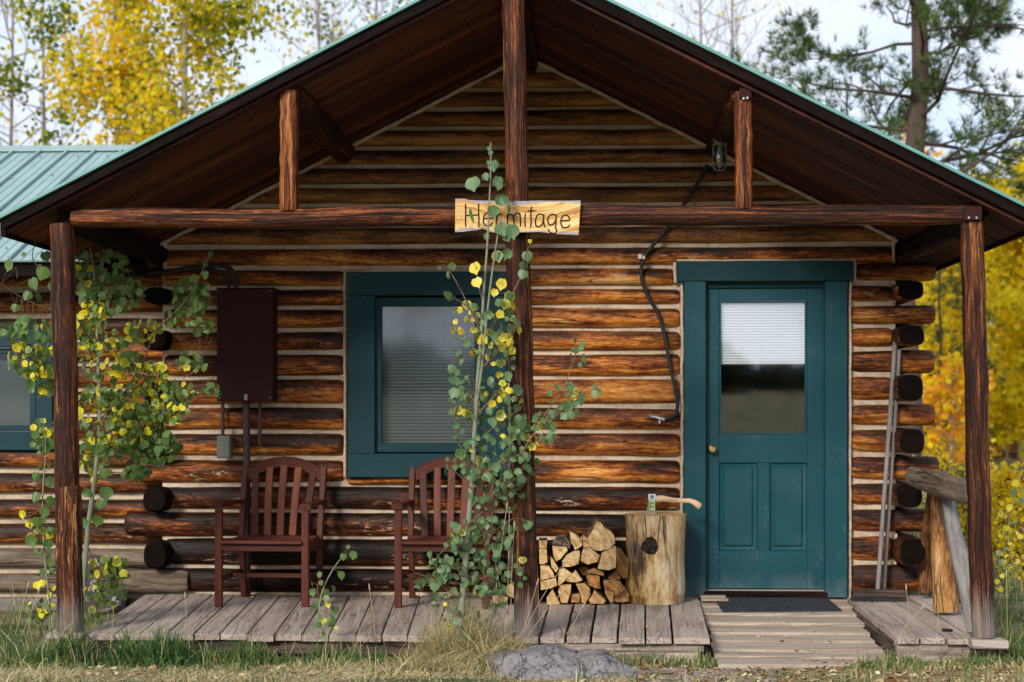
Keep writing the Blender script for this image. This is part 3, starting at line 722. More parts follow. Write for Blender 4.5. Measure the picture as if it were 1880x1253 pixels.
# posts: (top px, top y, bottom px, bottom y, half width)
def pxpost(name, tx, ty, bx, by, hw, Y, tone=.5, grey=.5, mat='post', amp=.07, n=22, bend=0, taper=0, seed=None, label=None):
    return pole_log(name, P(bx, by, Y), P(tx, ty, Y), hw / SCL(Y), mat, n=n, tone=tone, grey=grey, amp=amp, bend=bend, taper=taper, seed=seed, label=label)
pxpost('porch_post', 942.5, -58, 949.5, 385, 20.5, YP - .015, tone=.60, seed=3, label='upper king post between the beam and the ridge')
pxpost('porch_post', 950, 395, 968, 1168, 22, YP + .03, tone=.42, grey=.5, mat='post_ground', seed=5, label='middle porch post behind the sapling')
pxpost('strut_post', 531, 167, 531.5, 388, 17.5, YP - .01, tone=.62, seed=7)
pxpost('strut_post', 1364, 170, 1365.5, 384, 16.5, YP - .01, tone=.60, seed=9)
pxpost('porch_post', 1785, 408, 1806, 1170, 21, YP, tone=.47, mat='post_ground', seed=12, bend=.006)
# left post in two lengths with the notch between
pxpost('porch_post', 114, 412, 124, 905, 22, YP, tone=.46, seed=14)
pxpost('post_foot', 125.5, 893, 129, 1166, 24, YP, tone=.465, grey=.5, mat='post_ground', seed=16)
for (a, b, c, d) in ((1770, 1802, 412, 386), (1358, 1379, 188, 170)):
    mb = MB(); box(mb, PX(a, YP - .07), PX(b, YP - .07), YP - .076, YP - .058, PZ(c, YP), PZ(d, YP)); part('metal_bracket', mb, M['maroon'], cabin)
for px, py in ((1779, 400), (1793, 400), (1365, 181), (1372, 180)):
    mb = MB(); c = P(px, py, YP - .081); sweep(mb, [c + Vector((0, .01, 0)), c], circ(.006, n=8), up=(0, 0, 1)); part('bolt_head', mb, M['steel'], cabin)
# a dark cable-like diagonal strut behind the left corner under the eave
pole_log('brace', P(1655, 478, -.1), P(1762, 432, -1.5), .03, 'post', n=6, tone=.36)

# ---- the window
def board(name, px0, px1, py0, py1, Y0, Y1, mat, parent, pxr=None, ch=.004, color=(.5, .5, 0, 1)):
    """an upright board whose front face spans the given pixels at depth Y0, Y1 behind it"""
    mb = MB(); box(mb, PX(px0, Y0), PX(px1, Y0), Y0, Y1, PZ(py1, Y0, px0), PZ(py0, Y0, px0), ch)
    return part(name, mb, M[mat], parent, color=color)
win = put('window', None, cabin, (PX(785, 0) - RX, 0, Z0(690)))
board('casing', 639, 931, 500, 543, -.085, .0, 'teal_dark', win)
board('casing', 639, 688, 543.6, 832.4, -.083, .0, 'teal_dark', win)
board('casing', 884, 931, 543.6, 832.4, -.083, .0, 'teal_dark', win)
board('casing', 639, 931, 833, 877, -.085, .0, 'teal_dark', win)
for (a, b, c, d) in ((688, 884, 546, 563), (688, 884, 814, 831), (688, 701, 563, 814), (871, 884, 563, 814)):
    board('sash', a, b, c, d, -.045, .01, 'teal_dark', win)
mb = MB(); box(mb, PX(700, -.02), PX(872, -.02), -.022, -.017, PZ(815, -.02), PZ(562, -.02), .0005); part('pane', mb, M['pane'], win)
mb = MB(); zt, zb = PZ(560, .04), PZ(816, .04); n = 42
for i in range(n):
    z0_, z1_ = zb + (zt - zb) * i / n, zb + (zt - zb) * (i + 1) / n; x0, x1 = PX(698, .04), PX(874, .04)
    zm = (z0_ + z1_) / 2 + uni(-.0008, .0008); jj = uni(-.002, .002)
    a = [mb.v(p) for p in ((x0, .045, z0_), (x1, .045, z0_), (x1, .034 + jj, zm), (x0, .034 - jj, zm), (x1, .045, z1_), (x0, .045, z1_))]
    mb.f((a[0], a[1], a[2], a[3])); mb.f((a[3], a[2], a[4], a[5]))
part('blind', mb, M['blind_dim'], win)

# ---- the door
door = put('door', None, cabin, (PX(1405, 0) - RX, 0, 0))
board('casing', 1243, 1565, 480, 517, -.088, .0, 'teal_dark', door)
board('casing', 1256, 1296, 517.6, 1097, -.083, .0, 'teal', door)
board('casing', 1515, 1556, 517.6, 1097, -.083, .0, 'teal', door)
YD = -.01
mb = MB(); box(mb, PX(1294, YD), PX(1516, YD), YD - .02, .05, PZ(529, YD, 1400), PZ(512, YD, 1400)); part('head_jamb', mb, M['teal_dark'], door)
# leaf: stiles and rails
mb = MB()
def pb(a, b, c, d, y0=YD, y1=YD + .04, ch=.002): box(mb, PX(a, y0), PX(b, y0), y0, y1, PZ(d, y0, 1400), PZ(c, y0, 1400), ch)
pb(1296, 1320, 529.5, 1081); pb(1482, 1513, 529.5, 1081); pb(1320.3, 1481.7, 529.5, 552); pb(1320.3, 1481.7, 799, 850); pb(1320.3, 1481.7, 1012, 1081); pb(1391, 1413, 850.3, 1011.7)
part('leaf_frame', mb, M['teal'], door)
for a, b in ((1320, 1391), (1413, 1482)):
    mb = MB(); x0, x1 = PX(a, YD), PX(b, YD); z0_, z1_ = PZ(1012, YD, 1400), PZ(850, YD, 1400); loops = []
    for ins, dy in ((0, .0), (.010, .012), (.026, .014), (.040, .004)):
        loops.append([mb.v((x, YD + dy, z), (z, x, 0)) for x, z in ((x0 + ins, z0_ + ins), (x1 - ins, z0_ + ins), (x1 - ins, z1_ - ins), (x0 + ins, z1_ - ins))])
    for l0, l1 in zip(loops[:-1], loops[1:]):
        for q in range(4): mb.f((l0[q], l0[(q + 1) % 4], l1[(q + 1) % 4], l1[q]))
    mb.f(loops[-1]); part('panel', mb, M['teal'], door)
mb = MB(); box(mb, PX(1320, YD), PX(1482, YD), YD + .016, YD + .021, PZ(799, YD, 1400), PZ(552, YD, 1400), .0005); part('pane', mb, M['door_pane'], door)
mb = MB()
for (a, b, c, d) in ((1320.5, 1324, 553, 798), (1478, 1481.5, 553, 798), (1324, 1478, 553, 556), (1324, 1478, 795, 798)): box(mb, PX(a, YD), PX(b, YD), YD + .006, YD + .016, PZ(d, YD, 1400), PZ(c, YD, 1400), .002)
part('glazing_bead', mb, M['teal'], door)
zt, zb = PZ(551, YD + .03, 1400), PZ(670, YD + .03, 1400); n = 24; x0, x1 = PX(1321, YD + .03), PX(1480.5, YD + .03); mb = MB()
for i in range(n):
    z0_, z1_ = zb + (zt - zb) * i / n, zb + (zt - zb) * (i + 1) / n; zm = z0_ + (z1_ - z0_) * .45
    a = [mb.v(p) for p in ((x0, YD + .042, z0_), (x1, YD + .042, z0_), (x1, YD + .031, zm), (x0, YD + .031, zm), (x1, YD + .042, z1_), (x0, YD + .042, z1_))]
    mb.f((a[0], a[1], a[2], a[3])); mb.f((a[3], a[2], a[4], a[5]))
part('blind', mb, M['blind'], door)
mb = MB(); c = P(1307, 825, YD)
sweep(mb, [c, c + Vector((0, -.008, 0)), c + Vector((0, -.010, 0))], circ(.032, n=20), [1, 1, .6], up=(0, 0, 1))
sweep(mb, [c + Vector((0, -y, 0)) for y in (.01, .03, .035, .042, .052, .060, .063)], circ(.027, n=20), [.42, .42, .7, .95, 1.0, .85, .6], up=(0, 0, 1)); part('door_knob', mb, M['brass'], door)
mb = MB(); box(mb, PX(1292, -.06), PX(1518, -.06), -.09, .06, .004, .036, .004); part('threshold', mb, M['fascia'], door, color=(.55, .5, 0, 1))
mb = MB(); box(mb, PX(1296, -.04), PX(1513, -.04), -.035, -.0105, .037, .047, .002); part('door_sweep', mb, M['gunmetal'], door)

# ---- the wing to the left, its wall a little further back
YW = .30
WR = [529, 578, 622, 667, 713, 760, 812, 864, 913, 959, 1005, 1051, 1097]
WR = [438, 484] + WR
wwx0, wwx1 = PX(-6, YW), PX(96, YW)
for a, b in zip(WR[:-1], WR[1:]):
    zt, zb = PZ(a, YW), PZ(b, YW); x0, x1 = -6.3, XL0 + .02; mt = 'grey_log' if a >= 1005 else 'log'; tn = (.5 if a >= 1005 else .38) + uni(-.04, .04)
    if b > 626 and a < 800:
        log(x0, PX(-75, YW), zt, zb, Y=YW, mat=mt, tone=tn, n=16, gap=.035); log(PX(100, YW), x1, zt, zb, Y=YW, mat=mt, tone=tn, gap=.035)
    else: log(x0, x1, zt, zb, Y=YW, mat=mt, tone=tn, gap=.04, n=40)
mb = MB(); x0 = -6.3; xa, xb = PX(-70, YW), PX(92, YW); za, zb_ = PZ(822, YW), PZ(610, YW)
for (a, b, c, d) in ((x0, xa, -.2, 2.35), (xb, XL0 + .05, -.2, 2.35), (xa, xb, -.2, za), (xa, xb, zb_, 2.35)):
    quad(mb, (a, YW, c), (b, YW, c), (b, YW, d), (a, YW, d))
part('wing_chinking', mb, M['chink'], cabin)
mb = MB(); box(mb, -6.3, PX(232, YW - .08), YW - .10, YW + .1, -.25, PZ(1101, YW), .02); part('footing', mb, M['concrete'], cabin)
mb = MB(); sweep(mb, lin((PX(222, -.06), -.02, PZ(1068, 0)), (PX(345, -.06), -.02, PZ(1070, 0)), 10), circ(.083, .078, 16, 2.6), [.97] + [1.02] * 8 + [.85], amp=.06, fr=4); part('sill_log_end', mb, M['grey_log'], cabin, color=(.5, .5, 0, 1), label='weathered grey end of the sill log beside the deck')
ww = put('window', None, cabin, (PX(20, YW) - RX, YW, PZ(715, YW))); ww['label'] = 'dark wing window with teal trim behind the leaves at left'
for (a, b, c, d, y0) in ((-75, 96, 604, 638, -.11), (-75, 96, 793, 827, -.11), (66, 96, 638.6, 792.4, -.108), (-75, -45, 638.6, 792.4, -.108), (55, 66, 640, 792, -.07), (-45, -34, 640, 792, -.07), (-34, 55, 781, 792, -.07), (-34, 55, 640, 650, -.07)):
    board('casing' if y0 < -.1 else 'sash', a, b, c, d, YW + y0, YW, 'teal_dark', ww)
mb = MB(); box(mb, PX(-36, YW - .05), PX(57, YW - .05), YW - .052, YW - .047, PZ(783, YW), PZ(648, YW), .0005); part('pane', mb, M['pane'], ww)
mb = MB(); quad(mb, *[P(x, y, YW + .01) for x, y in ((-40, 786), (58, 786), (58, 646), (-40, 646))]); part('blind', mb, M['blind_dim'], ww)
# wing roof
wroof = put('wing_roof', None, cabin, (-3.5 - RX, 1, 3))
e0 = P(60, 474, -.22); Ye, Ze = -.22, PZ(474, -.22); Yr, Zr = 2.55, PZ(268, 2.55)
n_p = 24; x_r = PX(-170, Yr) ; sp_ = .228
def wp(x, k, off): # k 0 at eave, 1 at ridge
    return Vector((x, Ye + (Yr - Ye) * k, Ze + (Zr - Ze) * k)) + Vector((0, -.39, .92)) * off
xx = -7.0
while xx < -1.2:
    mb = MB(); kmax = 1.0
    k0 = 0.0 if xx < -3.35 else (.55 if xx > -2.95 else .17)
    a = [mb.v(wp(xx + .012, k0, 0)), mb.v(wp(xx + sp_ - .003, k0, 0)), mb.v(wp(xx + sp_ - .003, 1, 0)), mb.v(wp(xx + .012, 1, 0))]; mb.f(a)
    b = [mb.v(wp(xx + .012, k0, -.012)), mb.v(wp(xx + sp_ - .003, k0, -.012))]; mb.f((a[0], b[0], b[1], a[1]))
    sweep(mb, [wp(xx, k0, .008), wp(xx, 1, .008)], rect(.018, .034, .003), smooth=False)
    for q in (.33, .66): sweep(mb, [wp(xx + sp_ * q, k0, .001), wp(xx + sp_ * q, 1, .001)], rect(.010, .008, .003), smooth=False)
    part('roof_panel', mb, M['roof'], wroof); xx += sp_
mb = MB(); quad(mb, wp(-7, 0, -.02), wp(-2.9, 0, -.02), wp(-2.9, 1, -.02), wp(-7, 1, -.02)); part('soffit_board', mb, M['soffit'], wroof, color=(.3, .5, 0, 1))
mb = MB(); quad(mb, wp(-7, 1, .0), wp(-1.2, 1, .0), (-1.2, Yr + 2.75, Ze), (-7, Yr + 2.75, Ze)); part('rear_slope', mb, M['roof'], wroof)
mb = MB(); sweep(mb, [wp(-7.02, 1, .02), wp(-1.2, 1, .02)], [(-.10, -.05), (.10, -.05), (.10, -.04), (.0, .012), (-.10, -.04)], smooth=False); part('ridge_cap', mb, M['roof'], wroof)
mb = MB(); sweep(mb, [wp(-7, 0, -.045) + Vector((0, .02, -.02)), wp(-2.9, 0, -.045) + Vector((0, .02, -.02))], rect(.02, .09, .003), smooth=False); part('eave_fascia', mb, M['fascia'], wroof, color=(.45, .5, 0, 1))
mb = MB()
for (px, py, Y) in ((22, 327, 1.7), (74, 288, 2.3), (97, 325, 1.75), (143, 286, 2.3), (197, 284, 2.3), (12, 460, .0)):
    k = (Y - Ye) / (Yr - Ye); x = PX(px, Y); p = wp(x, k, .004); sweep(mb, [p, p + Vector((0, -.005, .012))], circ(.007, n=6), up=(1, 0, 0))
part('roof_screw', mb, M['gunmetal'], wroof)
# far walls of the cabin and wing
mb = MB(); quad(mb, (XL0, 5.0, -.2), (XR0 + .1, 5.0, -.2), (XR0 + .1, 5.0, 2.35), (XL0, 5.0, 2.35)); mb.f([mb.v((XL0, 5.0, 2.35)), mb.v((XR0 + .1, 5.0, 2.35)), mb.v((RX, 5.0, RZ))]); part('rear_wall', mb, M['log'], cabin)

# ================================================================== the deck
deck = thing('porch_deck', 'weathered grey plank porch deck in front of the log wall', 'deck', (-1, -1, -.1))
fpts = [(165, 265), (292, 377), (653, 684), (743, 767), (1004, 1027), (1251, 1243), (1304, 1284)]
def backpx(f):
    for (a, b), (c, d) in zip(fpts[:-1], fpts[1:]):
        if a <= f <= c: return b + (d - b) * (f - a) / (c - a)
    return f
def plank(name, f0, f1, b0, b1, Yf, Yb, z0_=0.0, th=.034, parent=deck, mat='deck', gap=.004, tone=.5, zf=None, n=9):
    """tapered board lying flat: front edge x f0..f1 at Yf, back edge b0..b1 at Yb"""
    mb = MB(); rings = []; sd = uni(0, 60); zf = z0_ if zf is None else zf
    for i in range(n):
        u = i / (n - 1); y = Yf + (Yb - Yf) * u; l = f0 + (b0 - f0) * u + gap; r = f1 + (b1 - f1) * u - gap; z = zf + (z0_ - zf) * u
        l += .003 * noise.noise(Vector((y * 4 + sd, 0, 0))); r += .003 * noise.noise(Vector((y * 4 + sd, 9, 0))); z += .003 * noise.noise(Vector((y * 2 + sd, 4, 0)))
        if i == 0: z -= .003
        cup = .0015 * math.sin(sd)
        m_ = (l + r) / 2; c = .004
        ring = [(l, z - th), (l, z - c), (l + c, z), (m_, z + cup), (r - c, z), (r, z - c), (r, z - th)]
        jit = .012 if i == 0 else 0
        rings.append([mb.v((x, y + jit * noise.noise(Vector((x * 40 + sd, 0, 0))), zz), (y, x - m_, zz - z), (zz - z) / th) for x, zz in ring])
    for i in range(n - 1):
        for j in range(7): mb.f((rings[i][j], rings[i][(j + 1) % 7], rings[i + 1][(j + 1) % 7], rings[i + 1][j]))
    for rg in (rings[0], rings[-1]):
        mb.f([mb.v(mb.V[i], mb.G[i], mb.H[i]) for i in (rg if rg is rings[-1] else rg[::-1])])
    return part(name, mb, M[mat], parent, color=(tone, .5, 0, 1))
f = 165.0
while f < 1300:
    step = 48.5 if f < 985 else 49.3
    f2 = f + step * uni(.93, 1.07)
    if f2 > 1275: f2 = 1304
    Yf = YP - .02 + uni(-.03, .01) - (.02 if f > 985 else 0)
    plank('board', PX(f, YP), PX(f2, YP), PX(backpx(f), -.03), PX(backpx(f2), -.03), Yf, -.03, tone=.5 + uni(-.07, .07) + (.02 if f > 985 else -.03), z0_=uni(-.003, .002), gap=.0035 + (.004 if f > 985 else 0) * rnd())
    f = f2
for (a, b, c, d, q) in ((1646, 1688, 1552, 1590, .004), (1689, 1736, 1591, 1630, .003), (1737, 1786, 1631, 1662, .003), (1789, 1838, 1672, 1712, .003), (1839, 1880, 1713, 1745, .003)):
    plank('board', PX(a, YP), PX(b, YP), PX(c, -.03), PX(d, -.03), YP - .01 + uni(-.02, .02) + (.25 if a > 1780 else 0) + (.3 if a > 1830 else 0), -.03 if a < 1730 else (-.0 if a < 1780 else .12), tone=.53 + uni(-.05, .06), gap=q)
mb = MB(); sweep(mb, lin((PX(170, YP), YP + .045, -.075), (PX(1300, YP), YP + .045, -.078), 30), rect(.06, .078, .006), smooth=False, amp=.07, fr=2); part('edge_beam', mb, M['sill_board'], deck, color=(.5, .5, 0, 1))
mb = MB(); sweep(mb, lin((PX(1000, YP - .02), YP - .0, -.062), (PX(1292, YP - .02), YP - .0, -.066), 12), rect(.05, .042, .006), smooth=False, amp=.12, fr=3); part('edge_beam', mb, M['deck'], deck, color=(.42, .5, 0, 1))
mb = MB(); sweep(mb, lin((PX(1100, YP - .02), YP - .015, -.118), (PX(1286, YP - .02), YP - .015, -.114), 12), rect(.06, .06, .008), smooth=False, amp=.12, fr=3); part('edge_beam', mb, M['deck'], deck, color=(.45, .5, 0, 1))
mb = MB(); sweep(mb, lin((PX(1648, YP), YP + .05, -.085), (PX(1830, YP), YP + .05, -.085), 8), rect(.05, .10, .006), smooth=False, amp=.08, fr=3); part('edge_beam', mb, M['deck'], deck, color=(.38, .5, 0, 1))
mb = MB(); sweep(mb, [(PX(1648, YP) + .02, YP + .03, -.09), (PX(1648, YP) - .0, -1, -.09), (PX(1556, -.05), -.05, -.09)], rect(.035, .11, .004), smooth=False); part('side_board', mb, M['sill_board'], deck, color=(.56, .5, 0, 1))
mb = MB(); sweep(mb, [(PX(1302, YP) - .03, YP + .03, -.09), (PX(1284, -.05) - .03, -.05, -.09)], rect(.035, .11, .004), smooth=False); part('side_board', mb, M['sill_board'], deck, color=(.5, .5, 0, 1))
mb = MB(); sweep(mb, [(PX(96, YP), YP - .02, -.012), (PX(163, YP), YP - .02, -.012)], rect(.17, .03, .006), smooth=False); part('footing_block', mb, M['deck'], deck, color=(.55, .5, 0, 1))
mb = MB(); sweep(mb, [(PX(1776, YP), YP - .03, -.022), (PX(1842, YP), YP - .03, -.026)], rect(.17, .045, .008), smooth=False); part('footing_block', mb, M['deck'], deck, color=(.6, .5, 0, 1))
for k in range(12):   # short joists under the deck
    y_ = -.2 - k * .15
mb = MB(); sweep(mb, [(PX(172, YP), -1.0, -.075), (PX(1300, YP) - .05, -1.0, -.075)], rect(.05, .075, .004), smooth=False); part('joist', mb, M['sill_board'], deck)

ramp = thing('entry_ramp', 'pale plank ramp sloping from the teal door to the ground', 'ramp', (1.2, -1.2, -.1))
yb_, yf_ = -.10, -2.27
def rz(y): return -.004 + (-.118 + .004) * (y - yb_) / (yf_ - yb_)
def ramp_y(py):
    lo, hi = yf_ - .1, yb_ + .2
    for _ in range(40):
        md = (lo + hi) / 2
        if 760 + (EYE - rz(md)) * F_PX / (md + D_CAM) > py: lo = md
        else: hi = md
    return md
ed = [yb_] + [ramp_y(p_) for p_ in (1100, 1113, 1127, 1144, 1162, 1175.5, 1193, 1204.5, 1220)]
for k, (y, y2) in enumerate(zip(ed[:-1], ed[1:])):
    mb = MB(); u = (y - yb_) / (yf_ - yb_); l = PX(1284, -.1) + (PX(1314, -2.27) - PX(1284, -.1)) * u; r = PX(1551, -.1) + (PX(1636, -2.27) - PX(1551, -.1)) * u
    l += uni(-.012, .012); r += uni(-.010, .010); ym = (y + y2) / 2; zo = uni(-.001, .001); gp = .0045 if k in (4, 5, 7) else .002
    sweep(mb, lin((l, ym, rz(ym) - .011 + zo), (r, ym + uni(-.004, .004), rz(ym) - .011 + zo), 14), rect(abs(y - y2) - gp, .024, .0015), smooth=False, amp=.03, fr=2.5, seed=k)
    part('board', mb, M['ramp'], ramp, color=(.5 + uni(-.07, .09), .5, 0, 1))
for s_ in (0, 1):
    mb = MB(); xa = PX(1290, -.1) if s_ == 0 else PX(1541, -.1); xb = PX(1322, -2.2) if s_ == 0 else PX(1626, -2.2)
    sweep(mb, [(xa, -.12, -.055), (xb, -2.2, -.150)], rect(.035, .055, .004), smooth=False); part('stringer', mb, M['sill_board'], ramp)
mb = MB(); box(mb, PX(1284, -.08), PX(1330, -.08), -.20, -.11, .0, .020, .004); box(mb, PX(1286, -.2), PX(1335, -.2), -.30, -.21, -.002, .012, .004); part('shim_board', mb, M['ramp'], ramp, color=(.42, .5, 0, 1))
# ================================================================== things on the porch
# ---- chairs
def make_chair():
    """local frame: x across, y back, z up; origin on the deck under the middle of the front legs"""
    root = thing('garden_chair', 'chair', 'chair', (0, 0, 0)); W = .275; D = .53; SH = .415
    def bar(name, pts, w_, t_, up=(0, 1, 0), mat='chair', color=(.5, .5, 0, 1), n=None):
        mb = MB(); sweep(mb, pts, rect(w_, t_, .004), up=up, smooth=False); me = to_mesh(name, mb, M[mat]); return put(name, me, root, color=color)
    for s_ in (-1, 1):
        bar('leg', [(s_ * W, 0, 0), (s_ * W, .004, .605)], .046, .040)
        back = [(s_ * (W - .02), D + .03, 0), (s_ * (W - .02), D, .2), (s_ * (W - .015), D - .01, .42), (s_ * (W - .012), D + .05, .66), (s_ * (W - .012), D + .105, .845)]
        bar('back_post', catmull(back, 4), .038, .045)
        arm = catmull([(s_ * (W + .005), -.035, .628), (s_ * (W + .008), .05, .634), (s_ * (W + .002), .25, .630), (s_ * (W - .004), D + .02, .632)], 4)
        mb = MB(); sweep(mb, arm, rect(.062, .026, .008), [1.15, 1.2, 1.15, 1.1, 1.05, 1, 1, .95, .9, .85, .8, .75, .72][:len(arm)], smooth=False); put('arm', to_mesh('arm', mb, M['chair']), root, color=(.44, .5, 0, 1))
        bar('side_rail', [(s_ * (W - .01), .02, SH - .05), (s_ * (W - .01), D, SH - .06)], .024, .06, up=(0, 0, 1), color=(.42, .5, 0, 1))
        bar('stretcher', [(s_ * (W - .005), .02, .17), (s_ * (W - .01), D + .02, .17)], .02, .035, up=(0, 0, 1), color=(.42, .5, 0, 1))
    bar('front_rail', [(-W + .02, .0, SH - .045), (W - .02, .0, SH - .045)], .024, .05, up=(0, 0, 1), color=(.3, .5, 0, 1))
    bar('cross_stretcher', [(-W + .01, D * .5, .17), (W - .01, D * .5, .17)], .02, .03, up=(0, 0, 1), color=(.42, .5, 0, 1))
    for k in range(6):
        y = -.012 + k * .088; bar('seat_slat', [(-W + .018, y, SH - .011 - .012 * math.sin(PI * k / 5)), (W - .018, y, SH - .011 - .012 * math.sin(PI * k / 5))], .072, .02, up=(0, 0, 1), color=(.5 + (k == 0) * .08, .5, 0, 1))
    # the curved top rail
    R = .33; pts = []
    for k in range(17):
        a = math.radians(-50 + 100 * k / 16); pts.append((R * math.sin(a), D + .075 + .035 * math.cos(a), .775 - .20 + .0 + (R - .05) * math.cos(a) + .03))
    mb = MB(); sweep(mb, pts, rect(.030, .072, .006), up=(0, 1, 0.0)); me = MB()
    # flat rail in the plane of the back: section wide along the radius
    sweep(me, pts, rect(.072, .030, .005), up=(0, 1, 0), smooth=False); put('top_rail', to_mesh('top_rail', me, M['chair']), root, color=(.5, .5, 0, 1))
    for k, dx in enumerate((-2, -1, 0, 1, 2)):
        xb_, xt = dx * .082, dx * .096; zt = .60 + (R - .05) * math.cos(math.asin(min(.95, abs(xt) / R))) - .02
        pts = catmull([(xb_, D - .04, SH - .02), ((xb_ + xt) / 2, D + .01, (SH + zt) / 2), (xt, D + .09, zt)], 5)
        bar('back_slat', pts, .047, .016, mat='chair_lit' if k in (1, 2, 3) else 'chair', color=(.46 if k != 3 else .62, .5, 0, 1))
    bar('lower_back_rail', [(-W + .02, D - .03, SH - .03), (W - .02, D - .03, SH - .03)], .03, .05, up=(0, 0, 1), color=(.4, .5, 0, 1))
    return root
def copy_thing(src):
    r = src.copy(); C.objects.link(r)
    for ch in list(src.children):
        c = ch.copy(); C.objects.link(c); c.parent = r
    return r
ch1 = make_chair(); ch2 = copy_thing(ch1)
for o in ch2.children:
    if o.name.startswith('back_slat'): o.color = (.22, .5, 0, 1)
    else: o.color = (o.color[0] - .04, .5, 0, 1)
p = P(481, 1117, -.765); ch1.location = (p.x, -.765, .003); ch1.rotation_euler = (0, 0, math.radians(-2.5))
p = P(812, 1117, -.765); ch2.location = (p.x, -.765, .003); ch2.rotation_euler = (0, 0, math.radians(-1.0))
ch1['label'] = 'red-brown slatted armchair under the maroon electrical box'
ch2['label'] = 'red-brown slatted armchair below the window, half hidden by the tall sapling'
for o in (ch1, ch2): o['group'] = 'slatted wooden armchairs on the porch'

# ---- firewood: outlines of the end faces, read in a 4.585x enlargement with its corner at (890, 880)
FW = [
 ([(940, 348), (985, 370), (1000, 400), (1050, 430), (1090, 470), (1100, 540), (1050, 590), (970, 608), (920, 600), (880, 570), (865, 490), (900, 440), (920, 400)], -.60, 0, 'large pale split log crowning the top of the woodpile'),
 ([(715, 440), (775, 470), (815, 510), (820, 560), (760, 600), (745, 560), (725, 540)], -.50, 0, 'small pointed split log at the upper left of the largest one'),
 ([(458, 590), (520, 590), (528, 700), (500, 715), (460, 715)], -.50, 0, 'upright squarish log end beside the middle porch post, second in its column'),
 ([(456, 515), (525, 515), (521, 588), (459, 587)], -.46, 0.3, 'dark topped log end beside the middle porch post, highest in its column'),
 ([(568, 562), (690, 570), (700, 600), (640, 672), (600, 695), (575, 640)], -.50, 0, 'pale wedge log under the dark curl of bark'),
 ([(560, 545), (600, 497), (680, 490), (722, 530), (716, 600), (700, 572), (640, 552), (580, 556)], -.42, 1.0, 'dark bark covered log arching behind the top row'),
 ([(655, 740), (650, 690), (690, 635), (750, 605), (800, 600), (802, 650), (790, 715), (720, 740)], -.56, 0, 'grey quarter log with pale streaks in the middle of the pile'),
 ([(830, 585), (880, 570), (970, 640), (950, 700), (870, 722), (805, 690), (815, 620)], -.55, 0, 'pale fan shaped log right beneath the largest one'),
 ([(826, 470), (870, 500), (882, 572), (835, 586), (820, 540)], -.48, .1, 'narrow upright splinter left of the largest log'),
 ([(985, 620), (1100, 560), (1110, 620), (1105, 745), (1040, 770), (950, 755), (970, 680)], -.64, 0, 'tall pale split log leaning out below the largest one'),
 ([(1108, 590), (1160, 610), (1215, 690), (1212, 708), (1112, 718)], -.47, .6, 'orange brown log nearest the stump, on the upper right'),
 ([(1112, 722), (1213, 712), (1202, 830), (1170, 838), (1112, 772)], -.50, .7, 'orange brown log against the stump, just below the upper right one'),
 ([(550, 650), (582, 682), (622, 752), (600, 787), (560, 740)], -.50, 0, 'slim slanting log between the two left columns'),
 ([(468, 722), (540, 730), (580, 790), (588, 825), (470, 853)], -.53, 0, 'broad pale log end beside the post, third in its column'),
 ([(465, 862), (598, 830), (612, 895), (560, 920), (470, 935)], -.53, 0, 'flat wide log end beside the post, fourth in its column'),
 ([(625, 760), (668, 748), (735, 795), (720, 815), (620, 905), (615, 870)], -.55, 0, 'yellow triangular log left of centre with its point down'),
 ([(765, 765), (825, 850), (780, 870), (690, 865), (685, 850)], -.55, 0, 'yellow triangular log in the centre with its point up'),
 ([(780, 752), (862, 736), (872, 790), (832, 812)], -.44, .8, 'shadowed small log set back in the centre of the pile'),
 ([(875, 780), (920, 750), (1005, 790), (1000, 815), (940, 800), (870, 792)], -.52, .45, 'flat thin log just above the reddish one'),
 ([(855, 822), (880, 805), (965, 815), (975, 925), (930, 920), (872, 890)], -.54, 1.0, 'reddish squarish log end in the middle of the pile'),
 ([(1040, 830), (1105, 780), (1145, 840), (1080, 855)], -.52, .8, 'small orange log under the tall leaning one'),
 ([(1000, 872), (1060, 857), (1140, 870), (1185, 930), (1100, 990), (1070, 940), (1010, 920)], -.56, .7, 'orange brown log with a curved top, second row at right'),
 ([(570, 925), (640, 1055), (525, 1060), (520, 1000)], -.55, .1, 'triangular log at the left end of the bottom row'),
 ([(640, 892), (727, 887), (725, 940), (695, 1045), (640, 1040), (615, 945)], -.55, .25, 'upright curved log second in the bottom row'),
 ([(722, 970), (800, 970), (800, 1040), (722, 1038)], -.52, .5, 'small square log end in the bottom row'),
 ([(765, 880), (840, 877), (885, 920), (890, 970), (850, 1045), (815, 1045), (805, 965)], -.54, .4, 'half round log right of the small square one'),
 ([(925, 940), (1020, 1025), (1000, 1050), (885, 1048), (875, 1020)], -.56, .3, 'triangular log in the middle of the bottom row'),
 ([(1010, 925), (1060, 935), (1085, 962), (1080, 1040), (1050, 1030), (1012, 965)], -.53, .4, 'upright narrow log near the right end of the bottom row'),
 ([(1180, 937), (1215, 970), (1215, 1030), (1150, 1040), (1090, 1030), (1098, 995)], -.52, .55, 'dark orange log at the foot of the stump, last in the bottom row'),
 ([(225, 872), (265, 862), (290, 960), (262, 1012), (130, 945)], -.55, 0, 'pale wedge log left of the middle post, upper of two'),
 ([(65, 987), (120, 962), (200, 1002), (155, 1060), (75, 1045)], -.60, 0, 'rounded log left of the middle post, lower of two'),
 ([(195, 612), (250, 560), (258, 780), (190, 782)], -.40, 1.0, 'weathered upright log just left of the middle post'),
 ([(350, 860), (450, 870), (455, 1058), (360, 1058), (300, 1000)], -.50, .3, 'log half hidden behind the middle post, on the deck'),
 ([(270, 640), (440, 620), (450, 850), (330, 850), (262, 800)], -.44, .4, 'thick log hidden behind the middle post'),
]
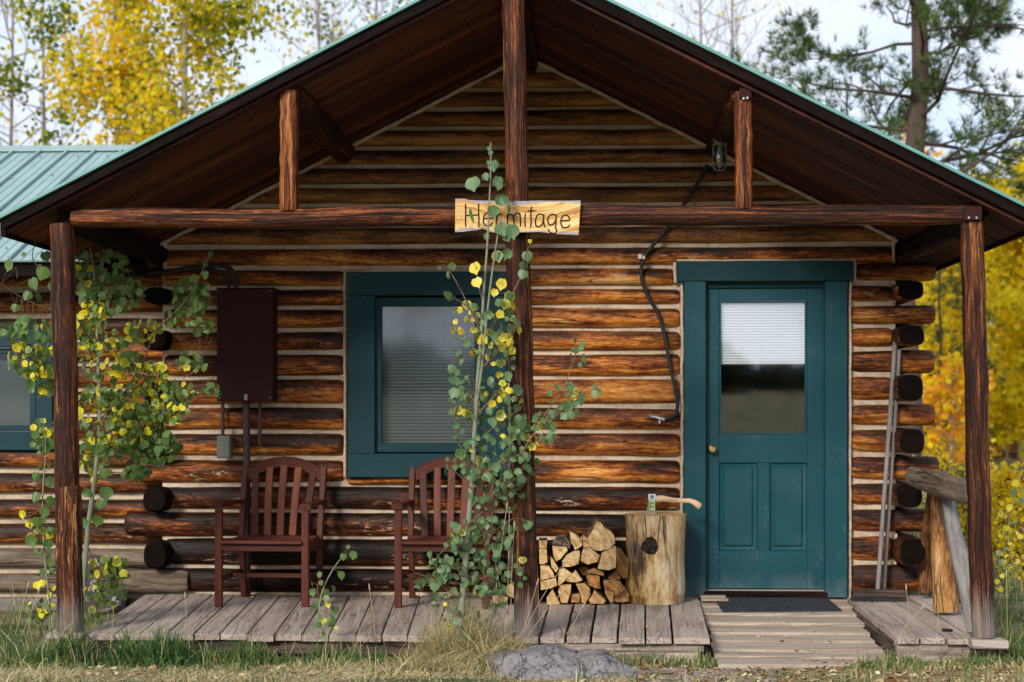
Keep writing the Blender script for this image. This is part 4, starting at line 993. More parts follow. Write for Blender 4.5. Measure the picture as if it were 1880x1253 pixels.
for k, (poly, Y, red, lab) in enumerate(FW):
    pts = [P(890 + x / 4.585, 880 + y / 4.585, Y) for x, y in poly]; cen = sum(pts, Vector()) / len(pts)
    # refine the outline a little and roughen it
    out = []
    for i in range(len(pts)):
        a, b = pts[i], pts[(i + 1) % len(pts)]; out += [a, a.lerp(b, .5) + Vector((noise.noise(a * 31) * .003, 0, noise.noise(b * 29) * .003))]
    L = .34 + uni(-.05, .03); yaw, pit = uni(-.05, .05), uni(-.03, .03); mb = MB(); rings = []
    for q, u in enumerate((0, .02, .3, .65, 1)):
        ids = []
        for j, p_ in enumerate(out):
            dx, dz = (p_.x - cen.x), (p_.z - cen.z); s_ = (.975, 1, 1, .98, .95)[q] * (1 + .03 * noise.noise(Vector((j, u * 3, k))))
            yo = .006 * noise.noise(Vector((p_.x * 40, p_.z * 40, k))) if q == 0 else 0
            ids.append(mb.v((cen.x + dx * s_ + yaw * u * L, min(Y + u * L + yo, -.07), cen.z + dz * s_ + pit * u * L), (u * L, dx, dz), 0))
        rings.append(ids)
    for r0, r1 in zip(rings[:-1], rings[1:]):
        for j in range(len(out)): mb.f((r0[j], r0[(j + 1) % len(out)], r1[(j + 1) % len(out)], r1[j]), 1)
    face = [mb.v(mb.V[i], mb.G[i]) for i in rings[0]]; cc = mb.v((cen.x, Y + .002, cen.z), (0, 0, 0))
    for j in range(len(face)): mb.f((cc, face[j], face[(j + 1) % len(face)]), 0)
    mb.f([mb.v(mb.V[i], mb.G[i]) for i in rings[-1]][::-1], 0)
    side = M['bark'] if (red >= 1.0 or k in (3, 6)) else M['fw_side']
    end = M['fw_end'] if lab.find('bark covered') < 0 and lab.find('weathered upright') < 0 else M['bark']
    zmin = min(p_.z for p_ in pts)
    one('firewood_log', mb, [end, side], lab, 'firewood', (cen.x, Y + L / 2, zmin), 'split firewood stacked against the wall', color=(min(1, red * 1.35 + .08), .5, 0, 1))

# ---- chopping block
mb = MB(); bx0, bx1 = PX(1147, -.36), PX(1259, -.36); r = (bx1 - bx0) / 2; xc = (bx0 + bx1) / 2; H = PZ(944, -.36)
nr, ns = 96, 40; rings = []
def srad(a, z):
    u = z / H; q = 1.0 + .022 * noise.noise(Vector((a * 12, z * 3.0, 9))) + .012 * noise.noise(Vector((a * 30, z * 9, 2))) + .05 * noise.noise(Vector((math.cos(a) * 1.5, math.sin(a) * 1.5, z * 3))) + .02 * noise.noise(Vector((a * 6, z * 2, 4)))
    q *= 1.02 - .10 * math.sin(PI * min(1, (1 - u) * 1.2)) * .5 - (.07 * (1 - u) if math.cos(a) < 0 else .02 * (1 - u))
    if u < .1: q *= .96
    dz = (z - .275) / .11; da = (a - (-PI / 2 - .18)) / .55
    q += .07 * math.exp(-(dz * dz + da * da) * 1.3)
    return r * q
for i in range(ns + 1):
    z = H * i / ns; ids = []
    for j in range(nr):
        a = 2 * PI * j / nr - PI; q = srad(a, z); ids.append(mb.v((xc + q * math.cos(a), -.37 + q * math.sin(a), z + .002), (z, q * math.cos(a), q * math.sin(a)), .3 * math.cos(a + .5)))
    rings.append(ids)
for a_, b_ in zip(rings[:-1], rings[1:]):
    for j in range(nr): mb.f((a_[j], a_[(j + 1) % nr], b_[(j + 1) % nr], b_[j]), 0, True)
stump = thing('chopping_block', 'thick knotty tree stump used as a chopping block beside the door', 'stump', (xc, -.37, 0))
part('trunk', mb, M['stump'], stump, color=(.55, .52, 0, 1))
mb = MB(); ids = [mb.v(Vector(mb_) + Vector((0, 0, .001)), (0, mb_[0] - xc, mb_[1] + .37)) for mb_ in [(xc + srad(2 * PI * j / nr - PI, H) * math.cos(2 * PI * j / nr - PI) * .995, -.37 + srad(2 * PI * j / nr - PI, H) * math.sin(2 * PI * j / nr - PI) * .995, H + .002) for j in range(nr)]]
cc = mb.v((xc, -.37, H + .006), (0, 0, 0))
for j in range(nr): mb.f((ids[j], ids[(j + 1) % nr], cc))
part('cut_top', mb, M['fw_end'], stump, color=(.1, .5, 0, 1))
mb = MB(); kc = P(1194, 1002, -.55); kc.y = -.37 - r * 1.04
kp = [kc + Vector((0, .03, 0)), kc + Vector((0, .0, 0)), kc + Vector((0, -.012, 0)), kc + Vector((0, -.014, 0))]
sweep(mb, kp, circ(.040, .046, n=24), [1.35, 1.1, .95, .7], up=(0, 0, 1), amp=.35, fr=22); part('knot', mb, M['bark'], stump, color=(.42, .5, 0, 1))

# ---- axe
axe = thing('axe', 'hand axe stuck upright in the chopping block', 'axe', (PX(1197, -.37), -.37, H))
mb = MB(); Y = -.37; rows = []
prof = [(907, 1189.5, 1204.5, .017), (909, 1189, 1204.5, .019), (920, 1189.5, 1204, .018), (928, 1188.5, 1203.5, .014), (937, 1187, 1204, .008), (948, 1185.5, 1205.5, .002)]
for py, a, b, th in prof:
    z = PZ(py, Y); x0, x1 = PX(a, Y), PX(b, Y); c = .004
    rows.append([mb.v(p) for p in ((x0, Y - th * .5, z), (x0 + c, Y - th, z), (x1 - c, Y - th, z), (x1, Y - th * .5, z), (x1, Y + th * .5, z), (x1 - c, Y + th, z), (x0 + c, Y + th, z), (x0, Y + th * .5, z))])
for a_, b_ in zip(rows[:-1], rows[1:]):
    for j in range(8): mb.f((a_[j], a_[(j + 1) % 8], b_[(j + 1) % 8], b_[j]))
mb.f(rows[0]); mb.f(rows[-1][::-1]); part('axe_head', mb, M['steel'], axe)
mb = MB(); q = [P(1198, 917, Y), P(1206, 916.5, Y), P(1216, 915.5, Y), P(1235, 918.5, Y), P(1252, 919.5, Y), P(1266, 920, Y), P(1276, 924, Y), P(1284, 930, Y), P(1286, 931.5, Y)]
sweep(mb, q, circ(.019, .013, 12, 2.4), [.85, 1.15, 1.1, .8, .78, .9, 1.1, 1.25, .7], up=(0, 1, 0), smooth=True); part('handle', mb, M['handle'], axe, color=(.55, .5, 0, 1))
mb = MB()
def flat(mb, px0, px1, py0, py1, Y): quad(mb, *[P(a, b, Y) for a, b in ((px0, py1), (px1, py1), (px1, py0), (px0, py0))])
flat(mb, 1190.5, 1203.5, 908, 918, Y - .0215); part('label', mb, M['label_w'], axe)
mb = MB(); flat(mb, 1191.5, 1202, 919, 937, Y - .0205); part('label', mb, M['label_g'], axe)
mb = MB(); flat(mb, 1192.5, 1194.5, 921, 935, Y - .0225); flat(mb, 1196.3, 1199.8, 923, 926, Y - .0225); flat(mb, 1196.3, 1199.8, 929, 932, Y - .0225)
c = P(1197, 913, Y - .0230)
for k in range(14):
    a0, a1 = 2 * PI * k / 14, 2 * PI * (k + 1) / 14; R0, R1 = .010, .014; quad(mb, *[c + Vector((R * math.cos(a), 0, R * math.sin(a))) for R, a in ((R0, a0), (R1, a0), (R1, a1), (R0, a1))])
flat(mb, 1196.2, 1197.8, 910, 916, Y - .0231); flat(mb, 1194.5, 1199.5, 911.6, 912.8, Y - .0231); part('label_print', mb, M['label_b'], axe)
mb = MB()
for k, px in enumerate(np.arange(1222, 1244, 1.9)):
    if k in (2, 8): continue
    flat(mb, px, px + 1.2, 917.6, 919.0, Y - .0155)
part('handle_stamp', mb, M['text'], axe)

# ---- sign
sgn = thing('name_sign', 'rough wooden board lettered Hermitage across the porch beam', 'sign', tuple(P(951, 432, YP - .07)))
def SP(x, y, Y): return P(800 + x / 6.267, 340 + y / 6.267, Y)
top = [(225, 158), (340, 158), (350, 168), (450, 178), (620, 180), (800, 182), (1000, 186), (1200, 179), (1400, 182), (1668, 180)]
bot = [(230, 545), (330, 535), (470, 520), (540, 505), (580, 520), (640, 545), (760, 545), (900, 548), (1000, 545), (1200, 540), (1400, 565), (1640, 575)]
def interp(lst, x):
    for (a, b), (c, d) in zip(lst[:-1], lst[1:]):
        if a <= x <= c: return b + (d - b) * (x - a) / (c - a)
    return lst[0][1] if x < lst[0][0] else lst[-1][1]
YS = YP - .085; mb = MB(); ncol = 60; cols = []
for side_, Yq in ((0, YS), (1, YS + .026)):
    g_ = []
    for i in range(ncol + 1):
        x = 225 + (1655 - 225) * i / ncol; yt, ybm = interp(top, x) + 3 * noise.noise(Vector((x * .03, 0, 0))), interp(bot, x) + 4 * noise.noise(Vector((x * .03, 5, 0))); col_ = []
        for j in range(7):
            v_ = j / 6; sx = (-3 if i == 0 else 0) * v_ + (12 - 24 * v_ if i == ncol else 0); p_ = SP(x + sx, yt + (ybm - yt) * v_, Yq)
            col_.append(mb.v(p_, (x / 1880, 0, v_ * .2 + .05 * math.sin(x * .004 + v_)), abs(2 * v_ - 1)))
        g_.append(col_)
    cols.append(g_)
for i in range(ncol):
    for j in range(6):
        mb.f((cols[0][i][j], cols[0][i][j + 1], cols[0][i + 1][j + 1], cols[0][i + 1][j])); mb.f((cols[1][i][j], cols[1][i + 1][j], cols[1][i + 1][j + 1], cols[1][i][j + 1]))
    mb.f((cols[0][i][0], cols[0][i + 1][0], cols[1][i + 1][0], cols[1][i][0])); mb.f((cols[0][i][6], cols[1][i][6], cols[1][i + 1][6], cols[0][i + 1][6]))
for i in (0, ncol):
    for j in range(6): mb.f((cols[0][i][j], cols[1][i][j], cols[1][i][j + 1], cols[0][i][j + 1]))
m, t = new_mat('sign_board_wood_edges')   # golden face, greyed along its two long edges
g = t('ShaderNodeAttribute', attribute_name='g').outputs['Vector']; h = t('ShaderNodeAttribute', attribute_name='h').outputs['Fac']
wv = t.noise(t.vmath('MULTIPLY', g, (3, 1, 9)), 1, 3, .5, .5); n1 = t.noise(t.vmath('MULTIPLY', g, (5, 1, 75)), 1, 5, .6, .8)
sw = t.noise(t.vmath('MULTIPLY', g, (1.6, 1, 16)), 1, 4, .55, 1.0)
col = t.ramp(t.mad(t.math('SUBTRACT', sw, .5), 1.1, t.mad(n1, .5, .25)), [(.22, (.24, .085, .02)), (.42, (.55, .29, .075)), (.58, (.74, .50, .20)), (.8, (.82, .62, .33))])
gm = t.ramp(t.mad(t.math('SUBTRACT', wv, .5), .75, h), [(.80, 0), (.90, 1)])
col = t.mix(gm, col, t.mix(n1, (.16, .15, .17), (.46, .44, .46)))
cr = t.ramp(t.math('ABSOLUTE', t.math('SUBTRACT', t.noise(t.vmath('MULTIPLY', g, (1.5, 1, 22)), 1, 2), .5)), [(0, 1), (.010, 0)])
col = t.mix(t.math('MULTIPLY', cr, .6), col, (.06, .025, .01))
finish(t, col, .6, n1, .3, .002, spec=.3)
part('board', mb, m, sgn)
LET = [[(343, 215), (345, 300), (343, 400), (345, 482)], [(495, 215), (493, 300), (497, 400), (495, 485)], [(343, 352), (420, 348), (497, 345)],
 [(550, 388), (600, 386), (654, 378), (645, 343), (622, 326), (590, 324), (562, 345), (549, 390), (551, 435), (575, 466), (612, 471), (640, 452), (652, 430)],
 [(698, 335), (700, 400), (698, 480)], [(699, 385), (715, 350), (740, 336), (765, 340)],
 [(826, 335), (826, 400), (828, 480)], [(827, 372), (845, 342), (870, 338), (890, 362), (900, 420), (908, 476)], [(894, 368), (915, 335), (945, 322), (968, 340), (975, 400), (976, 478)],
 [(1030, 328), (1026, 400), (1029, 486)], [(1028, 302), (1029, 309)],
 [(1102, 248), (1094, 340), (1098, 420), (1092, 490)], [(1055, 303), (1100, 297), (1146, 298)],
 [(1240, 347), (1200, 335), (1168, 350), (1150, 400), (1148, 445), (1162, 478), (1190, 482), (1222, 455), (1238, 405)], [(1243, 340), (1240, 400), (1246, 450), (1254, 486)],
 [(1383, 350), (1345, 338), (1308, 355), (1290, 400), (1298, 445), (1325, 460), (1358, 445), (1382, 400)], [(1388, 342), (1384, 400), (1382, 460), (1378, 490), (1390, 520), (1382, 550), (1345, 556), (1308, 538), (1293, 506)],
 [(1440, 412), (1490, 412), (1540, 405), (1532, 368), (1500, 347), (1465, 358), (1442, 400), (1442, 450), (1465, 488), (1505, 490), (1532, 475), (1540, 455)]]
words = [(0, 3), (3, 4), (4, 6), (6, 9), (9, 11), (11, 13), (13, 15), (15, 17), (17, 18)]
for a, b in words:
    mb = MB()
    for st in LET[a:b]:
        q = [SP(x, y, YS - .0005) for x, y in st]
        if len(q) > 2: q = catmull(q, 4)
        sweep(mb, q, circ(.0042, .0016, 6), up=(0, 1, 0), smooth=False)
    part('letter', mb, M['text'], sgn)
for x, y in ((288, 372), (1597, 330)):
    mb = MB(); c = SP(x, y, YS); sweep(mb, [c, c + Vector((0, -.004, 0)), c + Vector((0, -.005, 0))], circ(.004, n=8), [1, 1, .6], up=(0, 0, 1)); part('screw', mb, M['steel'], sgn)

# ---- electrical box with its conduits
eb = thing('electrical_box', 'tall maroon electrical box with conduits on the log wall', 'electrical box', tuple(P(452, 738, -.07)))
Yb = -.20; mb = MB(); x0, x1, z0_, z1_ = PX(398, Yb), PX(502, Yb), PZ(737, Yb), PZ(529, Yb)
box(mb, x0, x1, Yb, -.05, z0_, z1_, .004); part('cabinet', mb, M['maroon'], eb)
mb = MB(); box(mb, x0 + .006, x1 - .006, Yb - .008, Yb - .001, z0_ + .01, z1_ - .006, .003); part('cover', mb, M['maroon'], eb)
mb = MB(); box(mb, PX(449, Yb), PX(455, Yb), Yb - .016, Yb - .0085, PZ(735, Yb), PZ(724, Yb), .002); part('latch', mb, M['gunmetal'], eb)
for px, py in ((403, 534), (496, 534), (403, 731), (496, 731)):
    mb = MB(); c = P(px, py, Yb - .008); sweep(mb, [c, c + Vector((0, -.004, 0))], circ(.004, n=7), up=(0, 0, 1)); part('cover_screw', mb, M['gunmetal'], eb)
mb = MB(); box(mb, x0 - .003, x1 + .004, Yb - .010, -.052, z1_ + .001, z1_ + .008, .002); part('top_lip', mb, M['maroon'], eb)
mb = MB(); sweep(mb, [P(452, 738, -.12), P(453, 800, -.12), P(454, 1094, -.12)], circ(.024, n=12), up=(0, 1, 0)); part('conduit', mb, M['pipe'], eb)
for py in (780, 830):
    pass
mb = MB(); sweep(mb, [P(409, 738, -.10), P(409, 802, -.10)], circ(.012, n=10), up=(0, 1, 0)); part('conduit', mb, M['pipe'], eb)
mb = MB(); sweep(mb, [P(477, 738, -.10), P(477, 812, -.10), P(477, 816, -.10)], circ(.011, n=10), [1, 1, 1.3], up=(0, 1, 0)); part('conduit', mb, M['pipe'], eb)
mb = MB(); sweep(mb, catmull([P(434, 530, -.12), P(432, 508, -.12), P(415, 490, -.12), P(370, 490, -.10), (PX(300, -.1), -.10, PZ(497, -.1)), (PX(240, .1), .12, PZ(500, .1))], 5), circ(.016, n=10), up=(0, 1, 0)); part('cable', mb, M['black'], eb)
mb = MB(); sweep(mb, catmull([P(420, 530, -.10), P(418, 512, -.10), P(400, 499, -.10), P(360, 495, -.09), P(300, 500, -.09), (PX(240, .1), .12, PZ(505, .1))], 5), circ(.013, n=10), up=(0, 1, 0)); part('cable', mb, M['black'], eb)
jb = put('junction_box', None, eb, (0, 0, 0)); mb = MB()
c0, c1 = PX(398, -.14), PX(423, -.14); sweep(mb, [(0, -.14, 0), (0, -.145, 0)], [(0, 0), (.001, 0), (0, .001)]) if False else None
box(mb, c0, c1, -.145, -.06, PZ(843, -.14), PZ(801, -.14), .008); box(mb, c0 + .006, c1 - .006, -.151, -.146, PZ(840, -.14), PZ(804, -.14), .003); me = part('junction_cover', mb, M['greybox'], jb)

# ---- the cable right of the post
cb = thing('wall_cable', 'black cable looping down the logs left of the teal door', 'cable', tuple(P(1210, 770, -.07)))
pts = [P(1299, 303, -.085), P(1285, 330, -.085), P(1268, 358, -.085), P(1246, 390, -.085), P(1218, 428, -.085), P(1193, 458, -.085), P(1180, 480, -.085), P(1178, 510, -.085), P(1190, 545, -.085), P(1210, 580, -.085), P(1222, 625, -.085), P(1230, 670, -.085), P(1240, 715, -.085), P(1244, 745, -.085), P(1237, 764, -.085), P(1215, 771, -.085)]
mb = MB(); sweep(mb, catmull(pts, 6), circ(.0125, n=10), up=(0, 1, 0)); part('cord', mb, M['black'], cb)
mb = MB(); sweep(mb, [P(1220, 771, -.085), P(1206, 767, -.085), P(1203, 766, -.085), P(1196, 765, -.085), P(1194, 764, -.085)], circ(.015, n=12), [1, 1, .8, 1.1, 1.1], up=(0, 1, 0)); sweep(mb, [P(1211, 768, -.09), P(1211, 778, -.09)], circ(.008, n=8), up=(0, 1, 0)); part('connector', mb, M['steel'], cb)
mb = MB(); flat(mb, 1171.5, 1178.5, 468, 475.5, -.105); box(mb, PX(1171.5, -.1), PX(1178.5, -.1), -.104, -.07, PZ(475.5, -.1), PZ(468, -.1), .002); box(mb, PX(1180, -.1), PX(1184, -.1), -.108, -.07, PZ(477, -.1), PZ(470.5, -.1), .002); part('clip', mb, M['white_pl'], cb)
# ---- caged lamp
YL = -.60; lp = thing('caged_lamp', 'unlit caged glass jar lamp hanging under the right eave', 'lamp', tuple(P(1321, 248, YL)))
def ring_(mb, c, R, r, n=20, ax=2):
    pts = [c + Vector((R * math.cos(2 * PI * i / n), R * math.sin(2 * PI * i / n), 0)) for i in range(n + 1)]; sweep(mb, pts, circ(r, n=6), cap=0)
zt, zb = PZ(266, YL), PZ(315, YL); c = P(1321, 266, YL); R = 13.2 / SCL(YL); mb = MB()
sweep(mb, [Vector((c.x, YL, PZ(y, YL))) for y in (246, 247, 258, 260, 268, 270)], circ(.044, n=20), [.75, .95, .95, .85, .85, .7], up=(0, 1, 0)); part('cap', mb, M['gunmetal'], lp)
mb = MB(); sweep(mb, [Vector((c.x, YL, PZ(y, YL))) for y in (268, 272, 300, 307, 311)], circ(.036, n=20), [.8, 1, 1, .8, .3], up=(0, 1, 0)); part('jar', mb, M['jar'], lp)
mb = MB(); sweep(mb, [Vector((c.x, YL, PZ(y, YL))) for y in (268, 276, 283, 292, 300, 303)], circ(.02, n=14), [.5, .5, .9, 1, .6, .2], up=(0, 1, 0)); part('bulb', mb, M['white_pl'], lp)
mb = MB()
for k in range(6):
    a = PI / 6 + k * PI / 3; d = Vector((math.cos(a), math.sin(a), 0)); top_ = Vector((c.x, YL, zt))
    sweep(mb, catmull([top_ + d * R * .98, Vector((c.x, YL, PZ(300, YL))) + d * R, Vector((c.x, YL, PZ(311, YL))) + d * R * .9, Vector((c.x, YL, zb)) + d * R * .5, Vector((c.x, YL, zb))], 3), circ(.0028, n=6))
for y in (270, 286, 303): ring_(mb, Vector((c.x, YL, PZ(y, YL))), R, .0026)
part('wire_cage', mb, M['gunmetal'], lp)

# ---- broom and second pole
Yb0 = -.30
br = thing('push_broom', 'old push broom with grey pole propped on the wall right of the door', 'broom', tuple(P(1612, 1096, Yb0)))
mb = MB(); a = P(1611, 1080, -.26); a.z = .055; b = P(1645, 607, -.09); sweep(mb, lin(a, b, 12), circ(.0150, n=10), amp=.05); part('handle', mb, M['pole'], br, color=(.5, .5, 0, 1))
mb = MB(); c = P(1612, 1080, -.25); sweep(mb, lin((c.x - .165, -.25, .048), (c.x + .165, -.25, .048), 8), circ(.058, .030, 10, 3), smooth=True, amp=.25, fr=12); part('head', mb, M['sill_board'], br, color=(.50, .5, 0, 1))
mb = MB()
for k in range(900):
    x = c.x + uni(-.165, .165); y = -.25 + uni(-.045, .045); q = Vector((uni(-.01, .01) + (x - c.x) * .04, (y + .25) * .25 + uni(-.01, .01), 0))
    a_ = Vector((x, y, .034)); b_ = Vector((x, y, .003)) + q; s_ = Vector((.0022, 0, 0)); mb.f([mb.v(p_) for p_ in (a_ - s_, a_ + s_, b_ + s_ * .7, b_ - s_ * .7)])
tag(part('bristles', mb, M['black'], br), kind='stuff')
b2 = MB(); a = P(1622, 1080, -.20); a.z = .004; a = Vector((P(1621, 1090, -.15).x, -.16, .004)); b = P(1651, 643, -.085); sweep(b2, lin(a, b, 12), circ(.0135, n=10), amp=.05)
one('wooden_pole', b2, M['pole'], 'shorter grey wooden pole leaning beside the broom handle', 'pole', tuple(a), color=(.42, .5, 0, 1))

# ---- door mat on the ramp
dm = thing('door_mat', 'black woven rubber mat lying at the top of the ramp', 'mat', (1.2, -.4, 0)); mb = MB()
cs = [P(1310, 1088, -.12), P(1518, 1088, -.12), P(1549, 1111, -.5), P(1327, 1118, -.62)]
cs = [Vector((PX(1311, -.14), -.14, 0)), Vector((PX(1519, -.14), -.14, 0)), Vector((PX(1547, -.62), -.60, 0)), Vector((PX(1327, -.66), -.68, 0))]
def mp(u, v): p_ = cs[0].lerp(cs[1], u).lerp(cs[3].lerp(cs[2], u), v); p_.z = rz(p_.y) + .004; return p_
nu, nv = 36, 16
bs = [[mp(u, v) for u in (0, 1)] for v in (0, 1)]
lo = [mb.v(p_) for p_ in (bs[0][0], bs[0][1], bs[1][1], bs[1][0])]; hi = [mb.v(Vector(p_) + Vector((0, 0, .008))) for p_ in (bs[0][0], bs[0][1], bs[1][1], bs[1][0])]
mb.f(hi); [mb.f((lo[q], lo[(q + 1) % 4], hi[(q + 1) % 4], hi[q])) for q in range(4)]
part('backing', mb, M['rubber'], dm)
mb = MB()
for i in range(nu):
    for j in range(nv):
        u0, u1, v0, v1 = i / nu, (i + 1) / nu, j / nv, (j + 1) / nv; e_ = .12; h_ = .013 + uni(-.001, .001)
        if (i + j) % 2: a, b, c_, d = u0 + (u1 - u0) * .02, u1 - (u1 - u0) * .02, v0 + (v1 - v0) * .28, v1 - (v1 - v0) * .28
        else: a, b, c_, d = u0 + (u1 - u0) * .28, u1 - (u1 - u0) * .28, v0 + (v1 - v0) * .02, v1 - (v1 - v0) * .02
        bt = [mb.v(mp(x, y) + Vector((0, 0, .0075))) for x, y in ((a, c_), (b, c_), (b, d), (a, d))]
        am, bm, cm_, dm_ = a + (b - a) * .2, b - (b - a) * .2, c_ + (d - c_) * .2, d - (d - c_) * .2
        tp = [mb.v(mp(x, y) + Vector((0, 0, h_))) for x, y in ((am, cm_), (bm, cm_), (bm, dm_), (am, dm_))]
        mb.f(tp); [mb.f((bt[q], bt[(q + 1) % 4], tp[(q + 1) % 4], tp[q])) for q in range(4)]
tag(part('weave', mb, M['rubber'], dm), kind='stuff')

# ---- railing at the right
rl = thing('log_railing', 'rough log handrail on three crooked posts at the right porch end', 'railing', (2.15, -1.2, 0))
def chain(name, pts, rad, mat, parent, tone=.5, grey=.5, amp=.12, n=5, up=(0, 1, 0), label=None, p=2.2, fr=4):
    q = catmull(pts, n); R = np.interp(np.linspace(0, 1, len(q)), np.linspace(0, 1, len(rad)), rad); r0 = max(rad); mb = MB()
    sweep(mb, q, circ(r0, r0, 14, p), [x / r0 for x in R], up=up, amp=amp, fr=fr, seed=uni(0, 30)); return part(name, mb, M[mat], parent, color=(tone, grey, 0, 1), label=label)
def RP(px, py, Y): return P(px, py, Y)
chain('handrail', [RP(1676, 872, -.55), RP(1682, 877, -.7), RP(1712, 886, -1.1), RP(1755, 898, -1.6), RP(1793, 908, -1.93)], [.050, .064, .070, .071, .068], 'grey_log', rl, tone=.52, grey=.62, up=(0, 0, 1))
chain('rail_post', [RP(1736, 1122, -.96), RP(1733, 1020, -.96), RP(1729, 908, -.98)], [.078, .075, .064], 'bark_post', rl, tone=.56, grey=.45, label='thick honey brown rail post')
chain('rail_post', [RP(1699, 1086, -.12), RP(1702, 1010, -.2), RP(1716, 905, -.62)], [.042, .05, .045], 'bark_post', rl, tone=.32)
chain('rail_brace', [RP(1784, 1162, -1.86), RP(1776, 1090, -1.80), RP(1765, 1030, -1.65), RP(1750, 970, -1.4), RP(1738, 900, -1.15)], [.028, .046, .05, .045, .04], 'drift', rl, label='bent silvery driftwood brace')
# ---- leaning rusty sheet at the left corner
mb = MB(); c4 = [P(152, 1122, -.12), P(222, 1112, -.06), P(229, 1026, .10), P(163, 1018, .10)]; c4[0].z = -.12; 
for off in (0, .012):
    pass
a = [mb.v(p_) for p_ in c4]; b = [mb.v(p_ + Vector((0, .012, 0))) for p_ in c4]
mb.f(a); mb.f(b[::-1]); [mb.f((a[q], b[q], b[(q + 1) % 4], a[(q + 1) % 4])) for q in range(4)]
one('metal_sheet', mb, M['peel'], 'dark maroon sheet with flaking grey patches leaning behind the left post', 'metal sheet', tuple(c4[0]))

# ---- boulders
def boulder(name, c, rad, seed, mat, label, sub=5, flat=.0, group=None):
    bm = __import__('bmesh').new(); __import__('bmesh').ops.create_icosphere(bm, subdivisions=sub, radius=1)
    for v in bm.verts:
        p_ = v.co.copy(); n_ = noise.noise(p_ * 1.3 + Vector((seed, 0, 0))) * .28 + noise.noise(p_ * 3 + Vector((seed, 2, 0))) * .10 + noise.noise(p_ * 9 + Vector((seed, 4, 0))) * .03 + noise.noise(p_ * 22 + Vector((seed, 4, 0))) * .022
        p_ *= 1 + n_; v.co = Vector((p_.x * rad[0], p_.y * rad[1], p_.z * rad[2]))
    me = bpy.data.meshes.new(name); bm.to_mesh(me); bm.free(); me.materials.append(M[mat]); me.polygons.foreach_set('use_smooth', [True] * len(me.polygons))
    return tag(put(name, me, None, c), label, 'boulder', group)
c = P(985, 1180, -2.42); boulder('boulder', (c.x, -2.42, -.13), (.30, .30, .125), 3.0, 'rock', 'grey granite boulder in front of the middle porch post', group='boulders in front of the deck')
c = P(1090, 1190, -2.40); boulder('boulder', (c.x + .01, -2.44, -.17), (.20, .28, .145), 8.6, 'rock', 'lower grey granite boulder, the one nearer the ramp', group='boulders in front of the deck')
boulder('boulder', tuple(P(1855, 950, 6.0)), (.42, .4, .27), 5.0, 'rock_pale', 'pale whitish boulder beyond the right porch post', 4)
boulder('boulder', tuple(P(1560, 1010, 9.0)), (.3, .4, .2), 2.0, 'rock_pale', 'small pale stone seen through the railing gap', 3) if False else None
# ================================================================== saplings
def leaf_mesh(name, mat, tipk=.16, seed=0, curl=.12):
    # g holds the leaf's own flat coordinates, for its veins
    """round aspen leaf: hangs from the origin along -Z, unit width about 1"""
    mb = MB(); n = 14; out = []; E = []
    for i in range(n):
        a = PI / 2 + 2 * PI * i / n            # starts at the stalk
        rr = .5 * (1 + .03 * math.sin(7 * a + seed))
        rr *= 1 + .045 * math.sin(3 * a + seed * 1.7); x, z = rr * math.cos(a), rr * math.sin(a) * (.95 if seed != 4 else .84)
        if i == 0: z -= .09
        if i in (1, n - 1): z += .02
        if i == n // 2: z -= tipk
        if i in (n // 2 - 1, n // 2 + 1): x *= .9
        out.append((x, z - .47))
    def Y(x, z): return curl * (x * x * 1.6 + (z + .5) ** 2 * .6) + .03 * math.sin(9 * x + seed) * abs(z)
    c = mb.v((0, 0, -.45)); E.append(0); r1 = []; r2 = []
    for x, z in out:
        xm, zm = x * .55, (z + .45) * .55 - .45; r1.append(mb.v((xm, Y(xm, zm) + .02 * (abs(x) > .1), zm))); E.append(.45)
    for x, z in out: r2.append(mb.v((x, Y(x, z), z))); E.append(1.0)
    for i in range(n):
        j = (i + 1) % n; mb.f((c, r1[i], r1[j]), 0, True); mb.f((r1[i], r2[i], r2[j], r1[j]), 0, True)
    mb.G = [(q[0], q[1], q[2]) for q in mb.V]
    me = to_mesh(name, mb, mat); me.attributes.new('e', 'FLOAT', 'POINT').data.foreach_set('value', np.array(E, dtype=np.float32))
    return me, mb, E
LEAF = {k: [leaf_mesh('leaf', M[k], tk, sd, cu) for tk, sd, cu in ((.16, 0, .22), (.22, 2, -.12), (.10, 4, .5), (.19, 5, -.38))] for k in ('leaf', 'leaf_l')}

